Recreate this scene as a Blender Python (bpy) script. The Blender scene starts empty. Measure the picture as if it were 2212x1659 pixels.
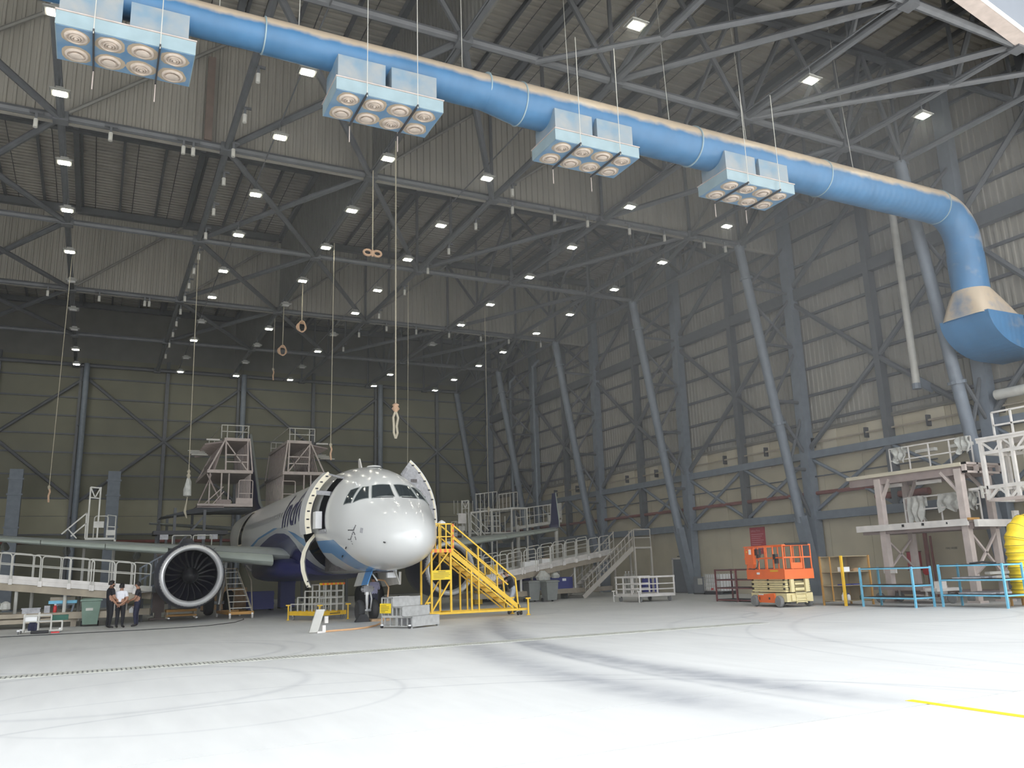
import bpy, bmesh, math, random
from mathutils import Vector, Matrix
random.seed(7)
SC = bpy.context.scene
COL = SC.collection
PI = math.pi
# ---------------------------------------------------------------- camera
cam_d = bpy.data.cameras.new('camera')
cam = bpy.data.objects.new('camera', cam_d)
COL.objects.link(cam)
cam_d.sensor_width = 36.0
cam_d.lens = 1786.42 * 36.0 / 2212.0
cam_d.clip_end = 400
YAW, PITCH, ROLL, CAM_H = 0.467526, 0.222387, -0.0312351, 1.65
_f = Vector((math.sin(YAW) * math.cos(PITCH), math.cos(YAW) * math.cos(PITCH), math.sin(PITCH)))
_r0 = Vector((math.cos(YAW), -math.sin(YAW), 0))
_u0 = _r0.cross(_f)
_r = _r0 * math.cos(ROLL) + _u0 * math.sin(ROLL)
_u = _u0 * math.cos(ROLL) - _r0 * math.sin(ROLL)
cam.matrix_world = Matrix(((_r.x, _u.x, -_f.x, 0), (_r.y, _u.y, -_f.y, 0), (_r.z, _u.z, -_f.z, CAM_H), (0, 0, 0, 1)))
SC.camera = cam
# ---------------------------------------------------------------- sky, sun, exposure
world = bpy.data.worlds.new('world')
SC.world = world
world.use_nodes = True
_bg = world.node_tree.nodes['Background']
_bg.inputs[0].default_value = (0.92, 0.96, 1.0, 1)
_bg.inputs[1].default_value = 2.4
sun_d = bpy.data.lights.new('sun', 'SUN')
sun_d.energy = 7.0
sun_d.color = (1.0, 0.95, 0.86)
sun_d.angle = 0.08
sun = bpy.data.objects.new('sun', sun_d)
COL.objects.link(sun)
sun.rotation_euler = Vector((-0.60, -0.25, -0.85)).to_track_quat('-Z', 'Y').to_euler()
VS = SC.view_settings
SC.display_settings.display_device = 'sRGB'
VS.view_transform = 'Standard'
VS.look = 'None'
VS.gamma = 1.0
VS.use_curve_mapping = False
VS.exposure = 0.42
SC.cycles.max_bounces = 7
SC.cycles.diffuse_bounces = 5
SC.cycles.glossy_bounces = 3
SC.cycles.transmission_bounces = 4
SC.cycles.caustics_reflective = False
SC.cycles.caustics_refractive = False
SC.cycles.sample_clamp_indirect = 6.0
# ---------------------------------------------------------------- materials
def lin(c):
    if isinstance(c, str):
        c = tuple(int(c[i:i + 2], 16) / 255 for i in (0, 2, 4))
        c = tuple(x / 12.92 if x <= .04045 else ((x + .055) / 1.055) ** 2.4 for x in c)
    return (c[0], c[1], c[2], 1.0)
MATS = {}
def M(name, col, rough=0.6, metal=0.0, var=0.12, scale=3.0, bump=0.0, dust=None, streak=None, emit=None, spec=0.5):
    m = bpy.data.materials.new(name)
    m.use_nodes = True
    nt = m.node_tree
    b = nt.nodes['Principled BSDF']
    b.inputs['Roughness'].default_value = rough
    b.inputs['Metallic'].default_value = metal
    b.inputs['Specular IOR Level'].default_value = spec
    c = lin(col)
    b.inputs['Base Color'].default_value = c
    if emit:
        b.inputs['Emission Color'].default_value = lin(emit[0])
        b.inputs['Emission Strength'].default_value = emit[1]
    if var > 0:
        tc = nt.nodes.new('ShaderNodeTexCoord')
        mp = nt.nodes.new('ShaderNodeMapping')
        if streak: mp.inputs['Scale'].default_value = streak
        nz = nt.nodes.new('ShaderNodeTexNoise')
        nz.inputs['Scale'].default_value = scale
        nz.inputs['Detail'].default_value = 5
        nt.links.new(tc.outputs['Object'], mp.inputs['Vector'])
        nt.links.new(mp.outputs['Vector'], nz.inputs['Vector'])
        rp = nt.nodes.new('ShaderNodeValToRGB')
        lo = tuple(x * (1 - var) for x in c[:3]) + (1,)
        hi = tuple(min(1, x * (1 + var)) for x in c[:3]) + (1,)
        rp.color_ramp.elements[0].color = lo; rp.color_ramp.elements[0].position = .3
        rp.color_ramp.elements[1].color = hi; rp.color_ramp.elements[1].position = .7
        if dust: rp.color_ramp.elements[1].color = lin(dust)
        nt.links.new(nz.outputs['Fac'], rp.inputs['Fac'])
        nt.links.new(rp.outputs['Color'], b.inputs['Base Color'])
        if bump:
            bn = nt.nodes.new('ShaderNodeBump')
            bn.inputs['Strength'].default_value = bump
            nt.links.new(nz.outputs['Fac'], bn.inputs['Height'])
            nt.links.new(bn.outputs['Normal'], b.inputs['Normal'])
    MATS[name] = m
    return m
M('fascia', (0.13, 0.145, 0.17), .6, 0, .06, .6)
M('steel_dim', (0.20, 0.195, 0.18), .6)
M('steel', (0.105, 0.11, 0.12), .55, .0)
M('steel_blue', (0.17, 0.195, 0.23), .55)
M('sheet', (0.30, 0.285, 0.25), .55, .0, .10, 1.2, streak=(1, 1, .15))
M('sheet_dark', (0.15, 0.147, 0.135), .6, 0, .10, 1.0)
M('cream', (0.47, 0.42, 0.31), .7, 0, .08, 1.0)
M('cream_pale', (0.54, 0.49, 0.38), .7, 0, .08, 1.0)
M('olive', (0.17, 0.165, 0.12), .8, 0, .10, .5)
M('olive_pale', (0.30, 0.285, 0.205), .8, 0, .10, .5)
M('white_paint', (0.74, 0.74, 0.74), .25, 0, .03, 2)
M('rail_grey', (0.52, 0.51, 0.47), .5, .0)
M('rail_white', (0.66, 0.63, 0.60), .5, .0)
M('pinkish', (0.30, 0.24, 0.225), .6)
M('pink_white', (0.50, 0.43, 0.40), .6)
M('tan_beam', (0.36, 0.31, 0.24), .7)
M('alu', (0.48, 0.48, 0.47), .45, .15, .15, 6)
M('yellow', (0.80, 0.50, 0.03), .45, 0, .10, 4)
M('yellow_pure', (0.85, 0.62, 0.02), .5, 0, .06, 4)
M('orange', (0.85, 0.16, 0.03), .4, 0, .06, 3)
M('orange_rust', (0.45, 0.24, 0.06), .6)
M('lift_cream', (0.72, 0.62, 0.33), .5, 0, .08, 4)
M('blue_frame', (0.16, 0.47, 0.66), .45, 0, .12, 4)
M('duct_blue', (0.05, 0.155, 0.305), .42, .0, .12, 1.2)
M('box_blue', (0.12, 0.27, 0.48), .45, 0, .15, 1.6, dust=(0.22, 0.33, 0.45))
M('neck_blue', (0.17, 0.30, 0.42), .5, 0, .15, 1.6, dust=(0.34, 0.34, 0.33))
M('box_face', (0.27, 0.36, 0.40), .5, 0, .12, 2.0)
M('dust_tan', (0.46, 0.38, 0.29), .85, 0, .10, 4)
M('diff_tan', (0.58, 0.50, 0.44), .6, 0, .15, 6)
M('black', (0.015, 0.015, 0.017), .5, 0, 0)
M('rubber', (0.035, 0.035, 0.037), .75, 0, .2, 10)
M('grey_tyre', (0.20, 0.20, 0.20), .8, 0, .15, 10)
M('dark', (0.05, 0.05, 0.055), .7, 0, .1)
M('navy', (0.018, 0.020, 0.095), .35, 0, .05)
M('navy_bright', (0.03, 0.04, 0.22), .45, 0, .05)
M('blue_drum', (0.03, 0.035, 0.28), .4, 0, .05)
M('sky_blue', (0.09, 0.29, 0.60), .35, 0, .05)
M('maroon_dim', (0.16, 0.12, 0.10), .7)
M('maroon', (0.17, 0.045, 0.045), .5, 0, .15)
M('red_pipe', (0.20, 0.07, 0.06), .5, 0, .15)
M('sign_red', (0.42, 0.05, 0.07), .5, 0, .08)
M('red', (0.55, 0.04, 0.04), .5, 0, .05)
M('door_grey', (0.16, 0.17, 0.19), .55, 0, .06)
M('bin_green', (0.17, 0.25, 0.20), .5, 0, .08)
M('bin_grey', (0.20, 0.21, 0.20), .5, 0, .10)
M('green_dark', (0.02, 0.10, 0.07), .6, 0, .1)
M('wood', (0.40, 0.26, 0.14), .7, 0, .25, 6, streak=(1, 8, 1))
M('board', (0.36, 0.29, 0.18), .8, 0, .12, 3)
M('rope', (0.38, 0.34, 0.26), .9, 0, .15, 30)
M('rope_tan', (0.50, 0.33, 0.22), .9, 0, .15, 30)
M('hose_tan', (0.70, 0.42, 0.22), .6, 0, .08)
M('duct_yellow', (0.86, 0.62, 0.03), .5, 0, .12, 5)
M('plastic_white', (0.80, 0.80, 0.80), .4, 0, .03)
M('paper', (0.85, 0.85, 0.84), .8, 0, .02)
M('cloth_grey', (0.45, 0.45, 0.42), .9, 0, .2, 6, bump=.4)
M('lip', (0.92, 0.92, 0.93), .32, .55, .03)
M('nacelle', (0.03, 0.032, 0.055), .35, 0, .05)
M('fan', (0.014, 0.014, 0.022), .35, .3, .2, 5)
M('glass_dark', (0.035, 0.045, 0.05), .08, 0, 0, spec=.8)
M('window_grey', (0.16, 0.17, 0.18), .3, 0, 0)
M('slat_green', (0.36, 0.40, 0.36), .35, .0, .05)
M('wing_grey', (0.25, 0.27, 0.26), .5, .0, .06)
M('door_edge', (0.80, 0.74, 0.58), .5, 0, .05)
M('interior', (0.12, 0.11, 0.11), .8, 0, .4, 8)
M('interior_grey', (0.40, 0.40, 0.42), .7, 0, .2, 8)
M('strut', (0.72, 0.72, 0.72), .3, .4, .05)
M('lamp_body', (0.30, 0.30, 0.28), .5, .3, .05)
M('lens', (1, 1, .95), .4, 0, 0, emit=((1.0, .97, .80), 60.0))
M('skin', (0.36, 0.19, 0.12), .6, 0, .08, 20)
M('hair', (0.012, 0.010, 0.010), .7, 0, 0)
M('shirt_navy', (0.014, 0.015, 0.022), .85, 0, .2, 15)
M('shirt_white', (0.75, 0.75, 0.80), .85, 0, .05, 15)
M('shirt_lilac', (0.35, 0.35, 0.52), .85, 0, .08, 15)
M('trouser_black', (0.012, 0.012, 0.016), .85, 0, .2, 15)
M('trouser_navy', (0.020, 0.022, 0.050), .85, 0, .2, 15)
M('jeans', (0.36, 0.40, 0.46), .85, 0, .12, 15)
M('shoe', (0.02, 0.018, 0.018), .5, 0, 0)
M('text_dark', (0.02, 0.02, 0.03), .6, 0, 0)
M('text_pink', (0.62, 0.30, 0.32), .6, 0, 0)
M('drain_gap', (0.22, 0.22, 0.21), .9, 0, .1)
M('drain_bar', (0.50, 0.50, 0.45), .7, 0, .2, 4)
M('stair_grey', (0.44, 0.41, 0.36), .6, 0, .08)

# ---------------------------------------------------------------- geometry kit
def V(*a): return Vector(a)
class G:
    def __init__(s):
        s.v = []; s.f = []; s.m = []; s.cm = 0
    def add(s, vs, fs):
        n = len(s.v)
        s.v += [tuple(v) for v in vs]
        s.f += [tuple(i + n for i in f) for f in fs]
        s.m += [s.cm] * len(fs)
        return s
    def box(s, x0, y0, z0, x1, y1, z1):
        vs = [(x, y, z) for z in (z0, z1) for y in (y0, y1) for x in (x0, x1)]
        return s.add(vs, [(0, 2, 3, 1), (4, 5, 7, 6), (0, 1, 5, 4), (2, 6, 7, 3), (0, 4, 6, 2), (1, 3, 7, 5)])
    def bx(s, c, d):
        return s.box(c[0] - d[0] / 2, c[1] - d[1] / 2, c[2] - d[2] / 2, c[0] + d[0] / 2, c[1] + d[1] / 2, c[2] + d[2] / 2)
    def bar(s, p, q, w, h=None, up=(0, 0, 1)):
        h = w if h is None else h
        p = Vector(p); q = Vector(q); d = (q - p).normalized(); u = Vector(up)
        if abs(d.dot(u)) > .98: u = Vector((0, 1, 0))
        a = d.cross(u).normalized(); u = a.cross(d)
        vs = [e + a * (sx * w / 2) + u * (sz * h / 2) for e in (p, q) for sx, sz in ((-1, -1), (1, -1), (1, 1), (-1, 1))]
        return s.add(vs, [(0, 3, 2, 1), (4, 5, 6, 7), (0, 1, 5, 4), (1, 2, 6, 5), (2, 3, 7, 6), (3, 0, 4, 7)])
    def tube(s, p, q, r, n=8, r2=None):
        p = Vector(p); q = Vector(q); r2 = r if r2 is None else r2
        d = (q - p).normalized(); u = Vector((0, 0, 1)) if abs(d.z) < .9 else Vector((1, 0, 0))
        a = d.cross(u).normalized(); b = a.cross(d)
        vs = []
        for e, rr in ((p, r), (q, r2)):
            vs += [e + (a * math.cos(2 * PI * i / n) + b * math.sin(2 * PI * i / n)) * rr for i in range(n)]
        fs = [(i, (i + 1) % n, n + (i + 1) % n, n + i) for i in range(n)]
        fs += [tuple(range(n - 1, -1, -1)), tuple(range(n, 2 * n))]
        return s.add(vs, fs)
    def rings(s, rs, cap=True, closed=False):
        n = len(rs[0]); vs = [v for r in rs for v in r]; fs = []
        k = len(rs)
        for j in range(k if closed else k - 1):
            j2 = (j + 1) % k
            for i in range(n):
                i2 = (i + 1) % n
                fs.append((j * n + i, j * n + i2, j2 * n + i2, j2 * n + i))
        if cap and not closed:
            fs.append(tuple(range(n - 1, -1, -1)))
            fs.append(tuple(range((k - 1) * n, k * n)))
        return s.add(vs, fs)
    def path(s, pts, r, n=6, closed=False, r_list=None):
        P = [Vector(p) for p in pts]; k = len(P); rs = []
        nrm = None
        for j in range(k):
            if closed: d = (P[(j + 1) % k] - P[j - 1])
            elif j == 0: d = P[1] - P[0]
            elif j == k - 1: d = P[-1] - P[-2]
            else: d = (P[j + 1] - P[j]).normalized() + (P[j] - P[j - 1]).normalized()
            if d.length < 1e-9: d = Vector((0, 0, 1))
            d.normalize()
            if nrm is None:
                u = Vector((0, 0, 1)) if abs(d.z) < .9 else Vector((1, 0, 0))
                nrm = d.cross(u).normalized()
            else:
                nrm = (nrm - d * nrm.dot(d)).normalized()
            b = d.cross(nrm); rr = r_list[j] if r_list else r
            rs.append([P[j] + (nrm * math.cos(2 * PI * i / n) + b * math.sin(2 * PI * i / n)) * rr for i in range(n)])
        return s.rings(rs, True, closed)
    def lathe(s, prof, o=(0, 0, 0), ax=(0, 0, 1), n=24, cap=True):
        d = Vector(ax).normalized(); u = Vector((0, 0, 1)) if abs(d.z) < .9 else Vector((1, 0, 0))
        a = d.cross(u).normalized(); b = d.cross(a); o = Vector(o)
        return s.rings([[o + d * h + (a * math.cos(2 * PI * i / n) + b * math.sin(2 * PI * i / n)) * max(r, 1e-4) for i in range(n)] for r, h in prof], cap)
    def prism(s, poly, vec):
        n = len(poly); vec = Vector(vec); P = [Vector(p) for p in poly]
        fs = [tuple(range(n - 1, -1, -1)), tuple(range(n, 2 * n))]
        fs += [(i, (i + 1) % n, n + (i + 1) % n, n + i) for i in range(n)]
        return s.add(P + [p + vec for p in P], fs)
    def grid(s, fn, nu, nv):
        vs = [fn(i / nu, j / nv) for j in range(nv + 1) for i in range(nu + 1)]
        return s.add(vs, [(j * (nu + 1) + i, j * (nu + 1) + i + 1, (j + 1) * (nu + 1) + i + 1, (j + 1) * (nu + 1) + i) for j in range(nv) for i in range(nu)])
    def rot(s, a, o=(0, 0, 0), frm=0):
        c, t = math.cos(a), math.sin(a)
        for i in range(frm, len(s.v)):
            x, y, z = s.v[i]; x -= o[0]; y -= o[1]
            s.v[i] = (o[0] + c * x - t * y, o[1] + t * x + c * y, z)
        return s
    def mv(s, d, frm=0):
        for i in range(frm, len(s.v)):
            x, y, z = s.v[i]; s.v[i] = (x + d[0], y + d[1], z + d[2])
        return s
LOC = {}
def wl(o): return LOC.get(o.name, Vector((0, 0, 0))) if o else Vector((0, 0, 0))
def obj(name, g, mat, parent=None, smooth=False, kind=None, label=None, at=None, fixn=True):
    me = bpy.data.meshes.new(name)
    off = wl(parent)
    if at is not None: off = Vector(at)
    me.from_pydata([(v[0] - off.x, v[1] - off.y, v[2] - off.z) for v in g.v], [], g.f)
    if fixn:
        bm = bmesh.new(); bm.from_mesh(me); bmesh.ops.recalc_face_normals(bm, faces=bm.faces); bm.to_mesh(me); bm.free()
    for mm in (mat if isinstance(mat, (list, tuple)) else [mat]):
        me.materials.append(MATS[mm])
    me.polygons.foreach_set('material_index', g.m)
    if smooth:
        me.polygons.foreach_set('use_smooth', [True] * len(me.polygons))
        me.set_sharp_from_angle(angle=math.radians(40))
    me.update()
    o = bpy.data.objects.new(name, me)
    COL.objects.link(o)
    if parent:
        o.parent = parent
    elif at is not None: o.location = off
    LOC[o.name] = off.copy()
    if kind: o['kind'] = kind
    if label: o['label'] = label
    return o
def thing(name, label, cat, loc=(0, 0, 0), group=None, kind=None):
    o = bpy.data.objects.new(name, None)
    o.empty_display_size = .2
    COL.objects.link(o)
    o.location = loc
    LOC[o.name] = Vector(loc)
    if label: o['label'] = label
    if cat: o['category'] = cat
    if group: o['group'] = group
    if kind: o['kind'] = kind
    return o
def single(name, g, mat, label, cat, at, group=None, smooth=False):
    o = obj(name, g, mat, None, smooth, at=at)
    o['label'] = label; o['category'] = cat
    if group: o['group'] = group
    return o
def struct(name, g=None, mat=None, at=(0, 0, 0), label=None, smooth=False):
    o = obj(name, g, mat, None, smooth, at=at) if g else thing(name, None, None, at)
    o['kind'] = 'structure'
    if label: o['label'] = label
    return o
def dup(root, loc, rz=0.0, label=None, group=None):
    r = root.copy(); COL.objects.link(r); r.location = loc; r.rotation_euler = (0, 0, rz); LOC[r.name] = Vector(loc)
    if label: r['label'] = label
    if group: r['group'] = group
    for ch in list(root.children):
        c = ch.copy(); COL.objects.link(c); c.parent = r
        for gc in ch.children:
            d = gc.copy(); COL.objects.link(d); d.parent = c
    return r
def piece(name, mesh_obj, loc, parent, rz=0.0):
    """another piece sharing the mesh of an alike one"""
    c = mesh_obj.copy(); COL.objects.link(c); c.parent = parent; c.location = loc; c.rotation_euler = (0, 0, rz)
    return c
_fonts = {}
def text_g(body, size, plane, spacing=1.0, bold=0.0, align='LEFT', cut=0, extrude=0.0):
    """flat lettering as a G; plane(u, v) -> world point"""
    cu = bpy.data.curves.new('t', 'FONT'); cu.body = body; cu.size = size; cu.align_x = align
    cu.space_character = spacing; cu.offset = bold; cu.resolution_u = 3
    o = bpy.data.objects.new('t', cu); COL.objects.link(o)
    dg = bpy.context.evaluated_depsgraph_get()
    me = bpy.data.meshes.new_from_object(o.evaluated_get(dg))
    bm = bmesh.new(); bm.from_mesh(me)
    if cut:
        zs = [v.co.y for v in bm.verts]; lo, hi = min(zs), max(zs)
        for i in range(1, cut):
            bmesh.ops.bisect_plane(bm, geom=bm.verts[:] + bm.edges[:] + bm.faces[:], plane_co=(0, lo + (hi - lo) * i / cut, 0), plane_no=(0, 1, 0))
    g = G(); bm.verts.index_update()
    g.add([plane(v.co.x, v.co.y) for v in bm.verts], [tuple(v.index for v in f.verts) for f in bm.faces])
    bm.free(); bpy.data.meshes.remove(me); bpy.data.objects.remove(o); bpy.data.curves.remove(cu)
    return g
def hoop_pts(p, q, h, cr=.12):
    """an inverted U from floor points p to q"""
    p = Vector(p); q = Vector(q); d = (q - p).normalized(); z = Vector((0, 0, h)); out = [p]
    for e, s1 in ((p, 1), (q, -1)):
        c = e + z - Vector((0, 0, cr)) + d * (cr * s1)
        seq = [c - d * (cr * s1 * math.cos(t)) + Vector((0, 0, cr * math.sin(t))) for t in (0, PI / 6, PI / 3, PI / 2)]
        out += seq if s1 == 1 else seq[::-1]
    return out + [q]
def lerp(a, b, t): return tuple(a[i] + (b[i] - a[i]) * t for i in range(len(a)))
# ================================================================ floor
def floor_material():
    m = bpy.data.materials.new('concrete'); m.use_nodes = True; nt = m.node_tree
    b = nt.nodes['Principled BSDF']; b.inputs['Roughness'].default_value = .55
    L = nt.links.new
    def mth(op, a, c=None, d=None):
        n = nt.nodes.new('ShaderNodeMath'); n.operation = op
        for i, x in enumerate((a, c, d)):
            if x is None: continue
            if isinstance(x, (int, float)): n.inputs[i].default_value = x
            else: L(x, n.inputs[i])
        return n.outputs[0]
    geo = nt.nodes.new('ShaderNodeNewGeometry'); sp = nt.nodes.new('ShaderNodeSeparateXYZ')
    L(geo.outputs['Position'], sp.inputs[0]); X, Y = sp.outputs[0], sp.outputs[1]
    def noise(scale, stretch=(1, 1, 1), det=5, rot=0.0):
        mp = nt.nodes.new('ShaderNodeMapping'); mp.inputs['Scale'].default_value = stretch; mp.inputs['Rotation'].default_value = (0, 0, rot)
        L(geo.outputs['Position'], mp.inputs[0]); n = nt.nodes.new('ShaderNodeTexNoise'); n.inputs['Scale'].default_value = scale; n.inputs['Detail'].default_value = det
        L(mp.outputs[0], n.inputs['Vector']); return n.outputs['Fac']
    n1 = noise(.35); n2 = noise(3.0, (1, .15, 1), 6, .35); n3 = noise(1.2, (1, .3, 1), 5, -.5); nb = noise(2.2)
    def band(dist, w):            # 1 on the line, 0 away from it
        q = mth('DIVIDE', dist, w); return mth('POWER', 2.718, mth('MULTIPLY', mth('MULTIPLY', q, q), -1.0))
    def streak(cs, w, y0, y1):    # x = c0 + c1 y + c2 y^2
        f = mth('ADD', mth('MULTIPLY', mth('ADD', mth('MULTIPLY', Y, cs[2]), cs[1]), Y), cs[0])
        d = mth('SUBTRACT', X, f)
        r = nt.nodes.new('ShaderNodeMapRange'); r.inputs[1].default_value = y0; r.inputs[2].default_value = y0 + 2.5; L(Y, r.inputs[0])
        r2 = nt.nodes.new('ShaderNodeMapRange'); r2.inputs[1].default_value = y1; r2.inputs[2].default_value = y1 - 3; L(Y, r2.inputs[0])
        return mth('MULTIPLY', mth('MULTIPLY', band(d, w), r.outputs[0]), r2.outputs[0])
    def ring(cx, cy, r, w):
        dx = mth('SUBTRACT', X, cx); dy = mth('SUBTRACT', Y, cy)
        d = mth('SUBTRACT', mth('SQRT', mth('ADD', mth('MULTIPLY', dx, dx), mth('MULTIPLY', dy, dy))), r)
        return band(d, w)
    dark = mth('MULTIPLY', streak((8.6, -.35, .0175), .55, 6.5, 26), .60)
    dark = mth('ADD', dark, mth('MULTIPLY', streak((10.3, -.33, .0155), .45, 6.5, 30), .75))
    dark = mth('ADD', dark, mth('MULTIPLY', streak((9.3, -.29, .0155), .10, 6.5, 24), .3))
    for cx, cy, r, w, k in ((1.0, 22, 3.4, .10, .30), (1.2, 22, 3.9, .07, .22), (0.5, 15.5, 3.0, .10, .25), (1.5, 13.5, 3.0, .05, .2), (2.8, 4.5, 8.0, .05, .3), (1.8, 5.5, 8.4, .04, .25), (17, 25, 4.2, .09, .30), (17.3, 25, 4.8, .06, .22), (20, 16, 6.5, .12, .20), (22, 19, 4.0, .10, .22), (13.5, 33, 4.5, .06, .2), (26, 8, 13, .10, .22), (24, 9, 12, .05, .2)):
        dark = mth('ADD', dark, mth('MULTIPLY', ring(cx, cy, r, w), k))
    dark = mth('MULTIPLY', dark, mth('ADD', mth('MULTIPLY', nb, 1.3), .25))
    cr = nt.nodes.new('ShaderNodeValToRGB'); cr.color_ramp.elements[0].color = (.56, .56, .55, 1); cr.color_ramp.elements[1].color = (.70, .70, .685, 1)
    cr.color_ramp.elements[0].position = .3; cr.color_ramp.elements[1].position = .72
    mixn = mth('ADD', mth('MULTIPLY', n1, .45), mth('ADD', mth('MULTIPLY', n2, .35), mth('MULTIPLY', n3, .2)))
    L(mixn, cr.inputs[0])
    mx = nt.nodes.new('ShaderNodeMix'); mx.data_type = 'RGBA'; mx.inputs['B'].default_value = (.24, .25, .28, 1)
    L(cr.outputs[0], mx.inputs['A']); L(mth('MINIMUM', dark, .75), mx.inputs['Factor'])
    L(mx.outputs['Result'], b.inputs['Base Color'])
    MATS['concrete'] = m
floor_material()
M('apron', (0.70, 0.68, 0.63), .8, 0, .12, .9)
fl = struct('floor', at=(0, 0, 0))
obj('slab', G().box(-46, 9.02, -.3, 34, 71.5, 0), 'concrete', fl)
obj('slab', G().box(-46, 7.0, -.3, 34, 9.0, 0), 'concrete', fl)
obj('sub_base', G().box(-46, 6.9, -.5, 34, 71.5, -.302), 'dark', fl)
ap = struct('ground', G().box(-60, -40, -.3, 70, 6.97, -.002), 'apron')
# drain channel across the floor, cover bars too fine to pick apart
dr = struct('trim_1', at=(0, 18.75, 0))
obj('channel', G().box(-1.4, 18.5, .001, 17.2, 19.0, .004), 'drain_gap', dr)
g = G()
x = -1.35
while x < 17.1:
    g.box(x, 18.52, .004, x + .05, 18.98, .010); x += .085
obj('grate_bar', g, 'drain_bar', dr)['kind'] = 'stuff'
obj('channel_rim', G().box(-1.4, 18.45, .001, 17.2, 18.5, .008).box(-1.4, 19.0, .001, 17.2, 19.05, .008), 'drain_bar', dr)
struct('trim_2', G().box(8.80, 1.5, 0.0, 8.93, 7.3, .003), 'yellow_pure')
# ================================================================ walls
def corrugated(axis, fixed, a0, a1, z0, z1, pitch=.30, depth=.055, out=-1):
    """vertical ribbed sheet along axis 'x' or 'y' at a fixed other coordinate"""
    g = G(); prof = []; a = a0
    while a < a1:
        prof += [(a, 0), (a + pitch * .55, 0), (a + pitch * .63, depth * out), (a + pitch * .92, depth * out)]; a += pitch
    vs = []
    for t, d in prof:
        for z in (z0, z1):
            vs.append((t, fixed + d, z) if axis == 'x' else (fixed + d, t, z))
    return g.add(vs, [(2 * i, 2 * i + 2, 2 * i + 3, 2 * i + 1) for i in range(len(prof) - 1)])
WX = 33.3
FR = [13.9, 21.3, 31.3, 41.2, 51.2, 61.0, 70.1]
wr = struct('wall_right', at=(WX, 40, 0))
obj('cladding', corrugated('y', WX, 13.8, 70.7, 8.3, 23.6), 'sheet', wr)
obj('backing', G().box(WX + .1, 13.8, 0, WX + .3, 71, 23.8), 'sheet_dark', wr)
p0 = None
for k in range(3, 25):
    for j, (z0, z1) in enumerate(((0.0, 4.1), (4.12, 8.28))):
        y0 = 8.3 + k * 2.49 if k < 99 else 0
        g = G().box(WX - .10 + random.uniform(-.006, .006), y0, z0, WX + .08, y0 + 2.47, z1)
        obj('panel', g, 'cream', wr)
for k, y in enumerate((29.6, 26.4, 23.5, 34.3, 36.9, 39.6, 44.6, 47.3, 53.6, 55.9)):
    obj('patch_panel', G().box(WX - .16, y, 6.75 if k % 2 else 7.1, WX - .11, y + (.9, 1.3)[k % 2], 8.25), 'cream_pale', wr)
for z in (8.74, 10.15, 11.59, 13.02, 14.42, 15.9, 17.3, 18.8, 20.2, 21.6):
    obj('girt', G().bar((WX - .12, 13.8, z), (WX - .12, 70.6, z), .14, .13), 'steel', wr)
obj('girder', G().box(WX - .55, 13.8, 15.35, WX - .2, 70.4, 15.95), 'steel', wr)
obj('girder', G().box(WX - .6, 13.8, 6.82, WX - .25, 70.4, 7.18), 'steel_blue', wr)
obj('girder', G().box(WX - .6, 13.8, 3.72, WX - .2, 70.4, 4.12), 'steel_blue', wr)
obj('ledge', G().box(WX - .3, 13.8, 8.18, WX - .06, 70.4, 8.36), 'sheet', wr)
obj('pipe', G().tube((WX - .35, 13.8, 7.65), (WX - .35, 70, 7.65), .05, 6), 'tan_beam', wr)
for k in range(16):
    y = 14 + k * 3.4
    obj('pipe_clamp', G().box(WX - .42, y, 7.40, WX - .12, y + .08, 7.9), 'dark', wr)
obj('pipe', G().tube((WX - .75, 13.9, 8.05), (WX - .75, 20.7, 8.05), .21, 12), 'rail_grey', wr, True)
obj('fire_pipe', G().tube((WX - .4, 22.5, 5.05), (WX - .4, 70, 5.05), .10, 8), 'red_pipe', wr)
obj('pipe', G().tube((WX - .38, 24, 5.9), (WX - .38, 70, 5.9), .04, 6), 'steel', wr)
for k in range(6):
    a, b = FR[k], FR[k + 1]; m = (a + b) / 2; X = WX - .45
    obj('mid_post', G().box(WX - .58, m - .16, 3.9, WX - .15, m + .16, 23.4), 'steel', wr)
    for p, q in (((a, 7.2), (m, 11.1)), ((m, 11.1), (b, 15.3)), ((b, 7.2), (m, 11.1)), ((m, 11.1), (a, 15.3)), ((a, 16), (m, 19.5)), ((b, 16), (m, 19.5)), ((m, 19.5), (a, 23)), ((m, 19.5), (b, 23))):
        obj('brace', G().tube((X, p[0], p[1]), (X, q[0], q[1]), .13, 8), 'steel', wr)
    for p, q in (((m, 6.9), (a, 4.1)), ((m, 6.9), (b, 4.1)), ((a, 6.9), (m, 4.1)), ((b, 6.9), (m, 4.1))):
        obj('brace', G().tube((X + .05, p[0], p[1]), (X + .05, q[0], q[1]), .09, 6), 'steel_blue', wr)
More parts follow.
